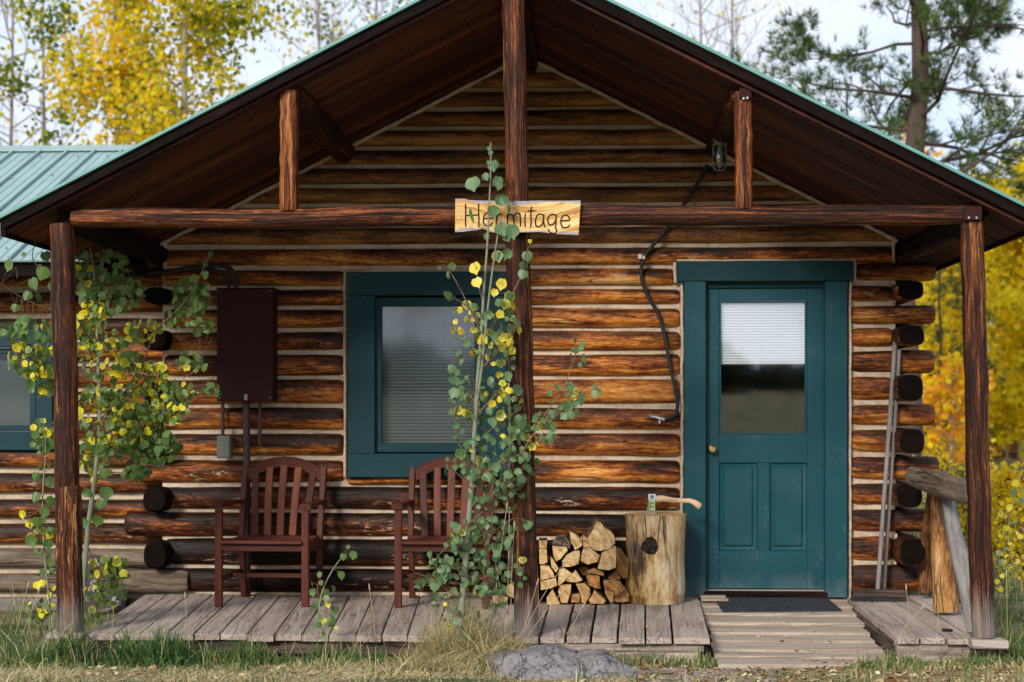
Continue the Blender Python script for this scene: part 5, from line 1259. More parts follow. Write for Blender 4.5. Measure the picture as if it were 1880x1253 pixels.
def sapling(name, label, cat, base, stems, branches, clusters, leafkey, maxparts=300, group=None, Yvar=.12, rpx=11, big=None, brightness=.0, dens=1.0):
    root = thing(name, label, cat, base, group)
    sk = []
    for nm, lst, mat in (('trunk', stems, 'aspen_bark'), ('branch', branches, 'twig')):
        for pts in lst:
            q = [Vector((*P(a[0], a[1], a[2]),)) for a in pts]; rad = [a[3] * .82 / SCL(a[2]) for a in pts]
            cq = catmull(q, 6); R = np.interp(np.linspace(0, 1, len(cq)), np.linspace(0, 1, len(rad)), rad); r0 = max(rad)
            mb = MB(); sweep(mb, cq, circ(r0, n=8 if nm == 'trunk' else 5), [max(.15, x / r0) for x in R], up=(0, 1, 0), amp=.05, fr=10); part(nm, mb, M[mat], root); sk += cq
    SK = np.array([tuple(v) for v in sk]); L = []
    for x, y, s, yel in (big or []): L.append((x, y, s * .82, yel, True))
    for (cx, cy, rx_, ry_, n, yel, *rest) in clusters:
        sz = rest[0] if rest else rpx; pts = []; n = int(n * dens); sz *= .68
        for _ in range(n):
            best = None
            for _t in range(7):
                a, rr = uni(0, 2 * PI), math.sqrt(rnd()); q = (cx + rx_ * rr * math.cos(a), cy + ry_ * rr * math.sin(a))
                d = min([((q[0] - p_[0]) ** 2 + (q[1] - p_[1]) ** 2) for p_ in pts] or [1e9])
                if best is None or d > best[0]: best = (d, q)
            pts.append(best[1]); s = sz * uni(.65, 1.35)
            yv = 0.0
            if rnd() < yel: yv = uni(.12, .8)
            elif rnd() < yel * 1.3 + .15: yv = uni(.0, .28)
            L.append((best[1][0], best[1][1], s, yv, False))
    L.sort(key=lambda a: -a[2]); stalks = MB(); RV, RF, RT, RE, RTV, RG = [], [], [], [], [], []
    Yb = stems[0][0][2]
    for k, (x, y, s, yel, isbig) in enumerate(L):
        p0 = P(x, y, Yb); d2 = (SK[:, 0] - p0.x) ** 2 + (SK[:, 2] - p0.z) ** 2; i = int(np.argmin(d2 + .0005 * np.random.rand(len(d2)))); near = Vector(SK[i])
        Yl = near.y + uni(-Yvar, Yvar) * .8; sm = 2 * s / SCL(Yl)
        p_ = P(x, y, Yl); az = random.gauss(0, .62) if not isbig else uni(-.4, .4)
        if rnd() < .08: az += PI / 2
        tilt = random.gauss(-.15, .45) if not isbig else uni(-.4, .2); roll = random.gauss(0, .75) if not isbig else uni(-.6, .6)
        Mx = Euler((tilt, roll, az)).to_matrix(); orig = p_ - Mx @ Vector((0, 0, -.47 * sm))
        v = random.randrange(4); me, mbl, E = LEAF[leafkey][v]
        tv = min(1, max(0, random.gauss(.42 + brightness, .22)))
        if k < maxparts:
            o = put('leaf', me, root, orig - Vector(base), Euler((tilt, roll, az)), (sm * uni(.88, 1.1), sm, sm), (yel, tv, 0, 1))
        else:
            b0 = len(RV); RV += [tuple(orig + Mx @ (Vector(q) * sm)) for q in mbl.V]; RF += [tuple(i_ + b0 for i_ in f) for f in mbl.F]; RT += [yel - 1] * len(mbl.V); RE += E; RG += mbl.V; RTV += [tv - 1] * len(mbl.V)
        # petiole
        if (near - orig).length < .22:
            mid = orig.lerp(near, .5) + Vector((0, 0, -.006)); sweep(stalks, [orig, mid, near], circ(.0011, n=3), up=(0, 1, .1), cap=0)
        else:
            d = (near - orig); q1 = orig + d * .35 + Vector((0, 0, -.02)); q2 = orig + d * .7 + Vector((0, 0, -.03)); sweep(stalks, [orig, q1, q2, near], circ(.0016, n=4), [.6, .8, 1, 1.2], up=(0, 1, .1), cap=0)
    if RV:
        me = bpy.data.meshes.new('leaf_mass'); me.from_pydata([tuple(Vector(v) - Vector(base)) for v in RV], [], RF)
        me.attributes.new('g', 'FLOAT_VECTOR', 'POINT').data.foreach_set('vector', np.array(RG, dtype=np.float32).ravel())
        for nm, dat in (('tint', RT), ('e', RE), ('tv', RTV)): me.attributes.new(nm, 'FLOAT', 'POINT').data.foreach_set('value', np.array(dat, dtype=np.float32))
        me.polygons.foreach_set('use_smooth', [True] * len(me.polygons)); me.materials.append(M[leafkey]); tag(put('leaf_mass', me, root, color=(1, 1, 0, 1)), kind='stuff')
    st = part('leaf_stalk', stalks, M['twig'], root); tag(st, kind='stuff')
    return root

YC = -2.22
def B(y0, *pts, r=(2.2, .8)):
    n = len(pts); out = []
    for i, (x, y) in enumerate(pts): u = i / (n - 1); out.append((x, y, YC + y0 * u, r[0] + (r[1] - r[0]) * u))
    return out
stems = [[(843, 1176, YC, 8.2), (849, 1100, YC, 7.4), (856, 1020, YC + .02, 6.8), (862, 940, YC + .02, 6.2), (868, 860, YC + .02, 5.6), (872, 780, YC, 5), (877, 700, YC - .02, 4.4), (883, 620, YC - .02, 3.8), (888, 540, YC - .02, 3.2), (894, 460, YC - .04, 2.6), (898, 380, YC - .05, 2.1), (901, 310, YC - .05, 1.6), (901, 262, YC - .05, 1.0)],
         [(871, 770, YC, 3.2), (884, 680, YC - .05, 2.8), (892, 600, YC - .08, 2.5), (901, 520, YC - .1, 2.2), (911, 450, YC - .12, 1.8), (919, 400, YC - .13, 1.2)]]
br = [B(.22, (872, 883), (895, 866), (925, 850), (955, 833), (978, 800), (1003, 758), (1030, 720), (1047, 680), (1062, 635), r=(3, .8)),
      B(.1, (985, 782), (1030, 745), (1065, 725), (1096, 712), r=(1.6, .7)), B(-.05, (848, 1100), (822, 1085), (797, 1064), (777, 1057), (760, 1052), r=(2, .8)),
      B(.1, (858, 1076), (890, 1060), (922, 1045), (962, 1042), r=(2, .7)), B(.2, (857, 1010), (880, 985), (915, 970), (945, 952), (972, 962)), B(.15, (866, 930), (890, 915), (920, 905), (955, 898)),
      B(-.1, (868, 900), (845, 875), (828, 860), (818, 848)), B(-.1, (881, 665), (865, 640), (842, 620), (826, 592)), B(.05, (875, 740), (855, 720), (840, 700), (830, 665)),
      B(-.12, (885, 600), (865, 570), (848, 556), (828, 545)), B(-.1, (888, 560), (878, 520), (874, 490)), B(-.08, (884, 610), (852, 545), (832, 508), (816, 486)),
      B(.15, (903, 600), (930, 560), (955, 510), (965, 470), (976, 440)), B(.12, (881, 680), (910, 650), (935, 620), (962, 590)), B(.1, (875, 762), (905, 730), (935, 690), (947, 650)),
      B(.12, (870, 822), (900, 790), (930, 770), (962, 742)), B(-.1, (868, 852), (850, 830), (838, 800), (833, 760), (826, 735)), B(-.08, (857, 1012), (835, 1000), (815, 1010), (795, 1032)),
      B(-.1, (852, 1060), (830, 1038), (808, 1042)), B(.1, (860, 1000), (885, 1028), (905, 1058)), B(.1, (862, 960), (890, 940), (925, 935)), B(-.1, (862, 960), (840, 985), (820, 985))]
big = [(868, 337, 17, 0), (906, 304, 14, 0), (891, 324, 9, 0), (914, 334, 14, .1), (916, 342, 9, 0), (921, 366, 18, 0), (867, 394, 17, 0), (905, 388, 14, .05), (932, 384, 13, .05), (921, 420, 17, 0), (941, 424, 16, 0), (931, 436, 11, .05), (893, 434, 8, 0), (913, 470, 13, .3), (931, 466, 13, 0), (872, 492, 15, .7), (875, 518, 12, .85), (921, 521, 13, .6), (908, 537, 9, .75), (936, 545, 14, .3), (968, 470, 13, 0), (961, 488, 10, .05), (960, 503, 13, 0), (973, 443, 5, .6), (898, 272, 5, .2), (901, 281, 6, .15), (897, 298, 5, 0), (838, 700, 10, 0)]
cl_ = [(818, 492, 12, 14, 3, .6, 8), (830, 545, 10, 8, 2, .35, 11), (862, 590, 36, 42, 18, .9), (925, 590, 30, 40, 16, .85), (905, 640, 40, 35, 22, .9), (840, 680, 20, 40, 9, .1), (925, 665, 20, 40, 10, .5),
       (885, 740, 45, 45, 28, .35), (845, 760, 18, 50, 12, .1), (930, 755, 32, 50, 24, .35), (982, 790, 42, 32, 24, .3), (1036, 738, 36, 30, 17, .25), (1063, 650, 13, 30, 7, .0), (1095, 714, 12, 10, 4, 0, 9),
       (895, 840, 52, 45, 38, .05), (838, 860, 22, 30, 11, .0, 9.5), (950, 850, 40, 30, 14, .15), (912, 905, 52, 35, 34, 0, 9.5), (882, 985, 60, 38, 48, .03, 9.5), (960, 962, 14, 16, 5, 0.1), (842, 985, 16, 12, 6, .8, 9), (845, 1035, 50, 40, 46, .04, 9.5),
       (803, 1045, 22, 36, 13, 0, 9.5), (895, 1055, 38, 36, 22, 0, 9.5), (948, 1062, 18, 16, 5, 0, 9), (950, 1030, 12, 14, 3, .1, 9), (770, 1072, 10, 6, 3, 0, 9), (802, 1100, 5, 5, 1, 0, 18), (850, 1115, 60, 38, 16, .25, 9), (905, 1095, 25, 22, 7, 0, 10), (860, 1155, 35, 16, 8, .3, 8)]
b_ = P(843, 1180, YC); sapling('aspen_sapling', 'tall slender aspen sapling with grey-green and yellowing leaves in front of the middle post', 'sapling', (b_.x, YC, -.13), stems, br, cl_, 'leaf', big=big, dens=1.15, group='young aspens growing against the porch')

# left sapling behind the left post
YC = -1.45
stems = [[(152, 1120, YC, 6.5), (155, 1050, YC, 6.2), (163, 960, YC, 5.6), (176, 860, YC, 5.0), (183, 760, YC, 4.4), (180, 660, YC, 3.8), (176, 570, YC, 3), (172, 500, YC, 2.2), (165, 455, YC, 1.2)]]
br = [B(.2, (184, 770), (225, 725), (262, 665), (285, 610), (320, 575), (350, 540), (370, 500), (386, 465), r=(2.6, .8)), B(.1, (182, 800), (230, 780), (290, 765), (345, 740), (402, 716)), B(.1, (183, 780), (214, 742), (252, 712), (276, 690)),
      B(-.3, (181, 722), (140, 690), (80, 672), (28, 642), r=(2.2, .8)), B(-.3, (178, 622), (120, 582), (50, 552), (2, 522)), B(.1, (172, 562), (220, 530), (252, 520)), B(-.25, (172, 560), (112, 520), (62, 480), (66, 440)), B(.1, (176, 880), (210, 868), (262, 878)),
      B(.1, (180, 862), (230, 840), (292, 828)), B(.05, (158, 1000), (190, 1055), (232, 1045)), B(.15, (250, 690), (300, 690), (345, 690), (366, 668)), B(-.2, (181, 740), (120, 760), (70, 800)), B(.1, (183, 810), (215, 800), (250, 800), (300, 780))]
big = [(50, 542, 13, 0), (28, 565, 11, 0), (40, 590, 12, 0), (60, 520, 14, .05), (75, 500, 20, .1), (30, 500, 13, 0), (18, 487, 13, 0), (84, 470, 12, .05), (62, 600, 12, .0), (100, 525, 16, .05), (5, 610, 9, .1), (44, 468, 6, 0), (70, 545, 13, .1),
       (190, 870, 13, .05), (194, 905, 16, 0), (184, 925, 14, 0), (180, 955, 13, 0), (160, 905, 11, 0), (155, 960, 10, 0), (175, 880, 11, .7), (200, 868, 9, .9), (168, 866, 9, .9), (388, 467, 8, .1), (377, 483, 9, 0), (376, 505, 10, 0)]
cl_ = [(60, 610, 50, 28, 16, .15), (60, 660, 50, 30, 24, .6, 10), (75, 700, 25, 30, 10, .5), (80, 800, 22, 30, 10, .4), (180, 490, 55, 30, 18, .05), (200, 540, 60, 35, 28, .1), (240, 530, 22, 14, 8, 0), (165, 600, 30, 45, 20, .7), (190, 650, 45, 45, 22, .6),
       (262, 608, 38, 20, 11, .95, 10), (352, 545, 34, 34, 26, 0, 12), (330, 585, 24, 18, 7, .1), (372, 600, 20, 14, 5, 0, 11), (240, 665, 28, 18, 10, .15, 10), (275, 695, 32, 30, 20, .85, 10), (215, 720, 45, 40, 16, .8), (180, 760, 45, 50, 26, .7),
       (250, 770, 52, 26, 38, .6, 9.5), (300, 755, 45, 25, 26, .7, 9.5), (330, 725, 30, 22, 14, .35, 9.5), (365, 665, 12, 18, 4, 0, 10), (335, 665, 14, 14, 3, .4), (388, 716, 16, 9, 5, 0, 9), (280, 820, 48, 32, 42, .0, 10), (230, 815, 40, 28, 24, .35, 10), (170, 830, 35, 36, 18, .3),
       (250, 868, 25, 12, 16, .25, 8), (195, 1055, 40, 28, 18, .45, 10), (190, 1092, 42, 20, 16, .35, 10), (220, 1040, 16, 14, 6, .6), (150, 1130, 30, 18, 6, .4)]
b_ = P(152, 1120, YC); sapling('aspen_sapling', 'bushy aspen sapling with yellow and green leaves behind the left porch post', 'sapling', (b_.x, YC, -.13), stems, br, cl_, 'leaf_l', big=big, dens=2.1, brightness=.15, group='young aspens growing against the porch')

YC = -1.9
stems = [[(92, 1160, YC, 2.6), (90, 1100, YC, 2.4), (82, 1020, YC, 2.2), (78, 940, YC, 2), (80, 880, YC, 1.6), (84, 830, YC, 1.2), (80, 780, YC, .8)]]
br = [B(.05, (80, 930), (60, 945), (42, 950), r=(1.4, .7)), B(0, (84, 1040), (75, 1070)), B(-.1, (91, 1130), (70, 1125), (45, 1110), r=(1.4, .7)), B(.05, (90, 1110), (100, 1080), (104, 1060), r=(1.4, .7))]
big = [(65, 874, 11, 0), (66, 912, 12, 0), (92, 884, 13, 0), (94, 920, 13, 0), (57, 992, 14, .05), (69, 958, 13, 0), (82, 940, 12, 0), (42, 944, 10, .9), (54, 962, 9, .85), (89, 998, 11, 0), (94, 975, 11, 0), (67, 1012, 9, 0), (85, 1018, 10, 0), (93, 1032, 10, 0), (80, 1052, 11, 0), (68, 1074, 9, .9), (78, 1070, 9, .9), (97, 1080, 7, .85), (94, 1048, 10, 0)]
cl_ = [(82, 845, 12, 25, 4, .3), (75, 975, 22, 20, 8, .4, 8), (90, 1115, 22, 22, 14, .7, 8), (60, 1125, 22, 18, 10, .1, 9), (75, 820, 18, 20, 6, .4, 9)]
b_ = P(92, 1160, YC); sapling('aspen_shoot', 'thin leafy shoot at the left foot of the left porch post', 'sapling', (b_.x, YC, -.13), stems, br, cl_, 'leaf_l', big=big, group='young aspens growing against the porch')
YC = -2.15
stems = [[(590, 1165, YC, 2.0), (586, 1120, YC, 1.9), (594, 1080, YC, 1.6), (612, 1045, YC, 1.2), (632, 1018, YC, .8)]]
br = [B(0, (588, 1110), (583, 1080), (588, 1064), r=(1.2, .7)), B(0, (587, 1120), (605, 1130), (612, 1150), r=(1.2, .7))]
big = [(649, 1019, 10, 0), (631, 1022, 8, 0), (626, 1056, 10, 0), (587, 1055, 7, .1), (575, 1087, 9, .1), (597, 1087, 9, 0), (611, 1082, 9, .15), (598, 1098, 8, 0), (580, 1112, 10, 0), (573, 1072, 6, .05), (590, 1070, 6, 0), (602, 1110, 7, .55), (585, 1133, 9, .1), (615, 1120, 11, 0), (607, 1142, 13, 0), (594, 1140, 6, .5), (638, 1005, 6, 0)]
b_ = P(590, 1165, YC); sapling('aspen_shoot', 'small leafy shoot sprouting at the deck edge between the two chairs', 'sapling', (b_.x, YC, -.13), stems, br, [(605, 1150, 20, 20, 5, .2, 8)], 'leaf_l', big=big, group='young aspens growing against the porch', brightness=.25)
YC = -1.2
stems = [[(1868, 1130, .4, 1.6), (1862, 1050, .4, 1.5), (1850, 980, .4, 1.3), (1862, 920, .4, 1.1), (1873, 850, .4, .8)]]
big = [(1864, 887, 8, .9), (1862, 905, 9, .1), (1872, 860, 6, .1), (1853, 932, 8, .8), (1875, 920, 7, .2)]
b_ = P(1868, 1130, .4); sapling('aspen_shoot', 'thin yellow leaved shoot at the right edge beyond the porch', 'sapling', (b_.x, .4, -.1), stems, [], [(1850, 960, 25, 30, 14, .9, 6), (1858, 1010, 25, 40, 20, .8, 6), (1850, 1060, 28, 30, 14, .7, 6)], 'leaf', big=big, group='young aspens growing against the porch')

# ================================================================== numpy foliage helpers
rng = np.random.default_rng(5)
def leaf_cloud(cen, size, tint, aspect=1.0, k=6, flat=0.0):
    """k-sided leaves at cen (N,3), random facing; returns V, Q, tint per vertex"""
    N = len(cen); nrm = rng.normal(size=(N, 3)); nrm[:, 2] *= (1 - flat) ; nrm /= np.linalg.norm(nrm, axis=1)[:, None]
    r = rng.normal(size=(N, 3)); u = np.cross(nrm, r); u /= np.linalg.norm(u, axis=1)[:, None]; v = np.cross(nrm, u)
    size = np.broadcast_to(size, (N,)); V = np.zeros((N, k, 3))
    for i in range(k):
        a = 2 * math.pi * i / k; V[:, i] = cen + u * (size * .5 * math.cos(a))[:, None] + v * (size * .5 * aspect * math.sin(a))[:, None]
    return V.reshape(-1, 3), np.arange(N * k).reshape(N, k), np.repeat(tint, k)
def tubes(segs, sides=5):
    """segs: list of (p0, p1, r0, r1) -> MB-like arrays"""
    V = []; Q = []
    for p0, p1, r0, r1 in segs:
        p0, p1 = Vector(p0), Vector(p1); d = (p1 - p0)
        if d.length < 1e-5: continue
        d.normalize(); s_ = d.cross(Vector((0, 0, 1)) if abs(d.z) < .9 else Vector((1, 0, 0))).normalized(); u = s_.cross(d); b = len(V)
        for p_, r in ((p0, r0), (p1 + d * r1 * .3, r1)):
            for i in range(sides): a = 2 * PI * i / sides; V.append(tuple(p_ + s_ * (r * math.cos(a)) + u * (r * math.sin(a))))
        for i in range(sides): j = (i + 1) % sides; Q.append((b + i, b + j, b + sides + j, b + sides + i))
    return V, Q
def grow(p, d, L, r, depth, segs, tips, spread=.7, up=.15, kids=(2, 4), wig=.22, lr=.68):
    n = 4; p = Vector(p); d = Vector(d).normalized(); pts = [p.copy()]
    for i in range(n):
        d = (d + Vector((random.gauss(0, wig), random.gauss(0, wig), random.gauss(0, wig) + up * .3))).normalized(); q = p + d * (L / n)
        r1 = r * (1 - .16 * (i + 1)); segs.append((p, q, r * (1 - .16 * i), r1)); p = q; pts.append(p.copy())
    if depth == 0: tips.append((pts, d)); return
    for k in range(random.randint(*kids)):
        j = random.randint(1, n); b = pts[j]; nd = (d + Vector((random.gauss(0, spread), random.gauss(0, spread), random.gauss(0, spread * .7) + up))).normalized()
        grow(b, nd, L * lr * uni(.75, 1.15), r * (1 - .16 * j) * .65, depth - 1, segs, tips, spread, up, kids, wig, lr)
    tips.append((pts, d))
def nparts(name, V, Q, tint, mat, root, kind=None, smooth=False):
    V = np.asarray(V, dtype=np.float64) - np.array(base_of(root)); o = put(name, np_mesh(name, V, Q, tint, mat, smooth), root)
    if kind: o['kind'] = kind
    return o
def tree(name, label, base, H, r, barkm, leafm, leafsize, nleaf, crown, tintf, lean=(0, 0), group=None, limb=(1.6, 2), nl=26, start=.25, cat='tree', hang=.25, up=.2, spread=.55):
    """crown: (rx, ry) radius of the crown as function of relative height is a squashed oval"""
    root = thing(name, label, cat, base, group); segs = []; tips = []; base = Vector(base); pts = []
    for i in range(13):
        u = i / 12; pts.append(base + Vector((lean[0] * u * u * H + .05 * noise.noise(Vector((u * 3, base.x, 0))) * H * .2, lean[1] * u * H, u * H)))
    tr = []
    for i in range(12): tr.append((pts[i], pts[i + 1], r * (1 - .8 * i / 12), r * (1 - .8 * (i + 1) / 12)))
    V, Q = tubes(tr, 10); nparts('trunk', V, Q, np.zeros(len(V)), M[barkm], root, smooth=True)
    for k in range(nl):
        u = start + (1 - start) * (k / nl) ** .9; a = uni(0, 2 * PI); i = min(11, int(u * 12)); p_ = pts[i].lerp(pts[i + 1], u * 12 - i)
        w = crown * math.sin(PI * min(.98, .18 + (u - start) / (1 - start) * .78)) ** .6
        grow(p_, Vector((math.cos(a), math.sin(a), .35)), w * uni(.7, 1.05), max(r * .34 * (1.1 - u), .012), limb[1], segs, tips, spread=spread, up=up)
    V, Q = tubes(segs, 4); nparts('branches', V, Q, np.zeros(len(V)), M[barkm], root, smooth=True)
    if nleaf:
        T = [t_[0] for t_ in tips]; idx = rng.integers(0, len(T), nleaf); cen = np.zeros((nleaf, 3)); tt = np.zeros(nleaf); tip_t = np.clip(rng.normal(0, .16, len(T)), -.4, .4)
        arr = np.array([[tuple(q) for q in t_] for t_ in T]); s_ = rng.random(nleaf) * 3.99; i0 = s_.astype(int); f_ = (s_ - i0)[:, None]
        cen = arr[idx, i0] * (1 - f_) + arr[idx, i0 + 1] * f_ + rng.normal(0, hang * .35, (nleaf, 3)); tt = np.clip(tintf(cen) + tip_t[idx] + rng.normal(0, .12, nleaf), 0, 1)
        V, Q, ti = leaf_cloud(cen, leafsize * rng.uniform(.7, 1.25, nleaf), tt); nparts('crown', V, Q, ti, M[leafm], root, kind='stuff')
    return root
def gnd(px, Y): x = PX(px, Y); return (x, Y, gz(x, Y) - .05)
# golden-green aspens behind the wing
def tf_aspen(c): return .60 - .12 * np.clip((c[:, 0] - PX(300, 12)) / 1.2, -1, 1) - .06 * (c[:, 2] - 6)
tree('aspen_tree', 'golden green aspen with the wider crown rising behind the green wing roof', gnd(335, 12), 9.2, .09, 'pale_bark', 'aspen', .074, 11500, 1.02, tf_aspen, nl=40, start=.30, hang=.50)
tree('aspen_tree', 'narrower golden aspen to the left of the wide one behind the wing roof', gnd(215, 12.6), 8.6, .08, 'pale_bark', 'aspen', .074, 7500, .78, lambda c: .66 - .0 * c[:, 0], nl=42, start=.30, hang=.48)
tree('aspen_tree', 'thin sparse aspen with small green leaves at the far left', gnd(80, 13.4), 7.6, .06, 'bare_bark', 'aspen', .075, 1500, .7, lambda c: .25 + 0 * c[:, 0], nl=20, start=.35)
# bare trees
for px, Y, H, nm, nlf in ((18, 15, 9, 'bare pinkish tree at the far left edge of the photograph', 500), (-60, 18, 11, 'bare tree whose twigs reach in over the left edge', 300), (585, 20, 12.5, 'bare twiggy tree left of the gable, the taller of two', 900), (690, 22, 13.5, 'leafier tree just left of the gable peak', 3800), (1285, 22, 12.5, 'bare grey tree over the right roof slope', 250), (1345, 25, 12, 'smaller bare tree beside the pine crown', 200)):
    tree('bare_tree', nm, gnd(px, Y), H, .055, 'bare_bark', 'aspen', .08, nlf, 2.1, (lambda c: .2 + 0 * c[:, 0]) if px == 690 else (lambda c: .62 + 0 * c[:, 0]), nl=44, start=.35, limb=(1.4, 2), up=.45, spread=.5)

# the pine at the right
def pine(name, label, base, H, r, spread_, ntuft, start=.2, nl=36, lean=0.0, blade=.11, seedk=1, tuftr=.10, needles=20):
    root = thing(name, label, 'tree', base); base = Vector(base); segs = []; tips = []; pts = []
    for i in range(15):
        u = i / 14; pts.append(base + Vector((lean * u * H + .06 * noise.noise(Vector((u * 4, seedk, 0))) * H * .3, 0, u * H)))
    tr = [(pts[i], pts[i + 1], r * (1 - .65 * i / 14), r * (1 - .65 * (i + 1) / 14)) for i in range(14)]; V, Q = tubes(tr, 12); nparts('trunk', V, Q, np.zeros(len(V)), M['pine_bark'], root, smooth=True)
    for k in range(nl):
        u = start + (1 - start) * k / nl; i = min(13, int(u * 14)); p_ = pts[i].lerp(pts[i + 1], u * 14 - i); a = k * 2.4 + uni(-.4, .4)
        L = spread_ * (1.05 - .55 * (u - start) / (1 - start)) * uni(.7, 1.1); grow(p_, Vector((math.cos(a), math.sin(a), uni(-.05, .35))), L, r * .28 * (1.15 - u), 2, segs, tips, spread=.5, up=.10, kids=(3, 5), wig=.16, lr=.5)
    V, Q = tubes(segs, 5); nparts('branches', V, Q, np.zeros(len(V)), M['pine_bark'], root, smooth=True)
    T = [t_ for t_ in tips]; cen = []; dirs = []
    for _ in range(ntuft):
        t_, d = T[random.randrange(len(T))]; q = min(4, int(4.99 * rnd() ** .5)); cen.append(tuple(t_[q] + Vector((random.gauss(0, .05), random.gauss(0, .05), random.gauss(0, .05))))); dirs.append(tuple(d))
    cen = np.array(cen); dirs = np.array(dirs); N = len(cen); tt = np.clip(rng.normal(.5, .2, N), 0, 1)
    c = np.repeat(cen, needles, 0); d = np.repeat(dirs, needles, 0) * .75 + rng.normal(0, .55, (N * needles, 3)) + np.array([0, 0, .25]); d /= np.linalg.norm(d, axis=1)[:, None]
    s_ = np.cross(d, rng.normal(size=d.shape)); s_ /= np.linalg.norm(s_, axis=1)[:, None]; L = blade * rng.uniform(.6, 1.2, N * needles)[:, None]; w_ = .0032
    V = np.stack([c - s_ * w_, c + s_ * w_, c + d * L + s_ * w_ * .5, c + d * L - s_ * w_ * .5], 1).reshape(-1, 3); Q = np.arange(len(V)).reshape(-1, 4); ti = np.repeat(np.repeat(tt, needles) + rng.normal(0, .1, N * needles), 4)
    nparts('crown', V, Q, np.clip(ti, 0, 1), M['needle'], root, kind='stuff'); return root
pine('pine_tree', 'tall pine with a thick trunk above the right roof slope', gnd(1652, 9), 8.2, .18, 2.0, 5600, start=.42, nl=36, lean=.035)
pine('pine_tree', 'small green pine seen between the log ends and the right post', gnd(1725, 14), 3.6, .035, .7, 600, start=.2, nl=22, blade=.12, seedk=6)
# yellow aspens beyond the right post
for px, Y, H, rr, n, tn, lab in ((1790, 16, 4.4, 1.4, 9000, .42, 'bright yellow aspen directly behind the right porch post'), (1930, 15, 4.6, 1.5, 9000, .45, 'tall bright yellow aspen at the right edge of the photograph'), (1715, 20, 4.4, 1.3, 7000, .5, 'yellow aspen showing between the cabin corner and the post'), (1850, 24, 5.4, 1.8, 8000, .42, 'farther yellow aspen filling the gap right of the post'), (1748, 12, 1.8, .5, 900, .74, 'low orange leaved aspen near the log ends'), (2010, 20, 6.4, 1.8, 6000, .4, 'yellow aspen just beyond the right edge'), (1700, 30, 5.4, 2.2, 6000, .4, 'far yellow aspen behind the others at right'), (1640, 34, 8.0, 1.6, 2500, .75, 'far orange aspen showing under the pine above the roof')):
    tree('yellow_aspen', lab, gnd(px, Y), H, .03, 'pale_bark', 'yellow', .078 + .001 * Y, int(n * 1.25), rr, (lambda c, tn=tn: (tn - .08 if tn < .6 else tn) + 0 * c[:, 0]), nl=26, start=.10, hang=.34, limb=(1.2, 2), group='yellow aspens beyond the porch')
# low yellow shrubs and weeds right of the porch
for k, (px, Y, H, n, lab) in enumerate(((1850, 2.5, .85, 1500, 'yellow leaved shrub at the right edge beside the porch'), (1905, 1.6, .8, 1100, 'yellow shrub partly outside the right edge'), (1800, 4.5, .7, 900, 'low yellow shrub seen past the right post'), (1745, 5.5, .8, 700, 'low green and yellow shrub seen through the railing'))):
    tree('yellow_shrub', lab, gnd(px, Y), H, .012, 'twig', 'yellow', .034, n, .32, lambda c: .50 + .0 * c[:, 0], nl=22, start=.1, hang=.16, limb=(.4, 1), cat='shrub', group='low yellow shrubs beside the porch')
pine('pine_seedling', 'small pine seedling showing through the railing', gnd(1768, 5), .75, .02, .22, 160, start=.1, nl=12, blade=.08, seedk=9, needles=14)

# far cabin behind the aspens
fc = thing('far_cabin', 'brown plank cabin with teal trim, mostly hidden behind yellow aspens', 'cabin', (PX(1800, 26), 26, 0)); Yc = 26
mb = MB(); gzb = gz(PX(1800, 26), 26)
for k in range(9): box(mb, PX(1700, Yc), PX(1990, Yc), Yc, Yc + .1, gzb - .1 + k * .26, gzb + .15 + k * .26, .02)
part('plank_wall', mb, M['log'], fc, color=(.5, .5, 0, 1)); fc.children[-1]['kind'] = 'stuff'
mb = MB(); box(mb, PX(1722, Yc), PX(1752, Yc), Yc - .06, Yc, gzb, gzb + 1.9); part('door', mb, M['roof_edge'], fc)
mb = MB(); box(mb, PX(1868, Yc), PX(1878, Yc), Yc - .06, Yc, gzb, gzb + 2.1); part('corner_trim', mb, M['roof_edge'], fc)
mb = MB(); sweep(mb, [(PX(1680, Yc), Yc + 1.2, gzb + 2.75), (PX(2010, Yc), Yc + 1.2, gzb + 2.75)], [(-1.7, -.5), (1.7, -.5), (1.7, -.42), (0, .5), (-1.7, -.42)], smooth=False); part('roof', mb, M['roof'], fc)

# ---- the woods and meadow edge behind the viewer (they show only in the panes)
N = 26000; ang = rng.uniform(-.95, .95, N); dist = rng.uniform(58, 74, N); xx_ = np.sin(ang) * dist; yy_ = -11 - np.cos(ang) * dist
hh = np.array([noise.noise(Vector((a * 9, 0, 0))) for a in ang]) * 1.2 + np.array([noise.noise(Vector((a * 40, 3, 0))) for a in ang]) * 1.0 + 1.7
base_z = np.array([gz(a, b) for a, b in zip(xx_, yy_)]); zz_ = base_z + rng.random(N) ** .8 * np.clip(hh, .8, 6); tt = np.clip(rng.normal(.45, .25, N), 0, .75)
V, Q, ti = leaf_cloud(np.stack([xx_, yy_, zz_], 1), rng.uniform(.5, 1.1, N), tt, k=5); o = put('distant_woods', np_mesh('distant_woods', V, Q, ti, M['forest'])); tag(o, 'dark woods on the far side of the meadow, reflected in the panes', kind='stuff')
tree('yellow_aspen', 'yellow aspen reflected near the top of the window pane', (-5.2, -38, gz(-5.2, -38)), 8.8, .05, 'pine_bark', 'yellow', .17, 3500, 2.0, lambda c: .4 + 0 * c[:, 0], nl=22, start=.4, hang=.5, limb=(1.2, 2))

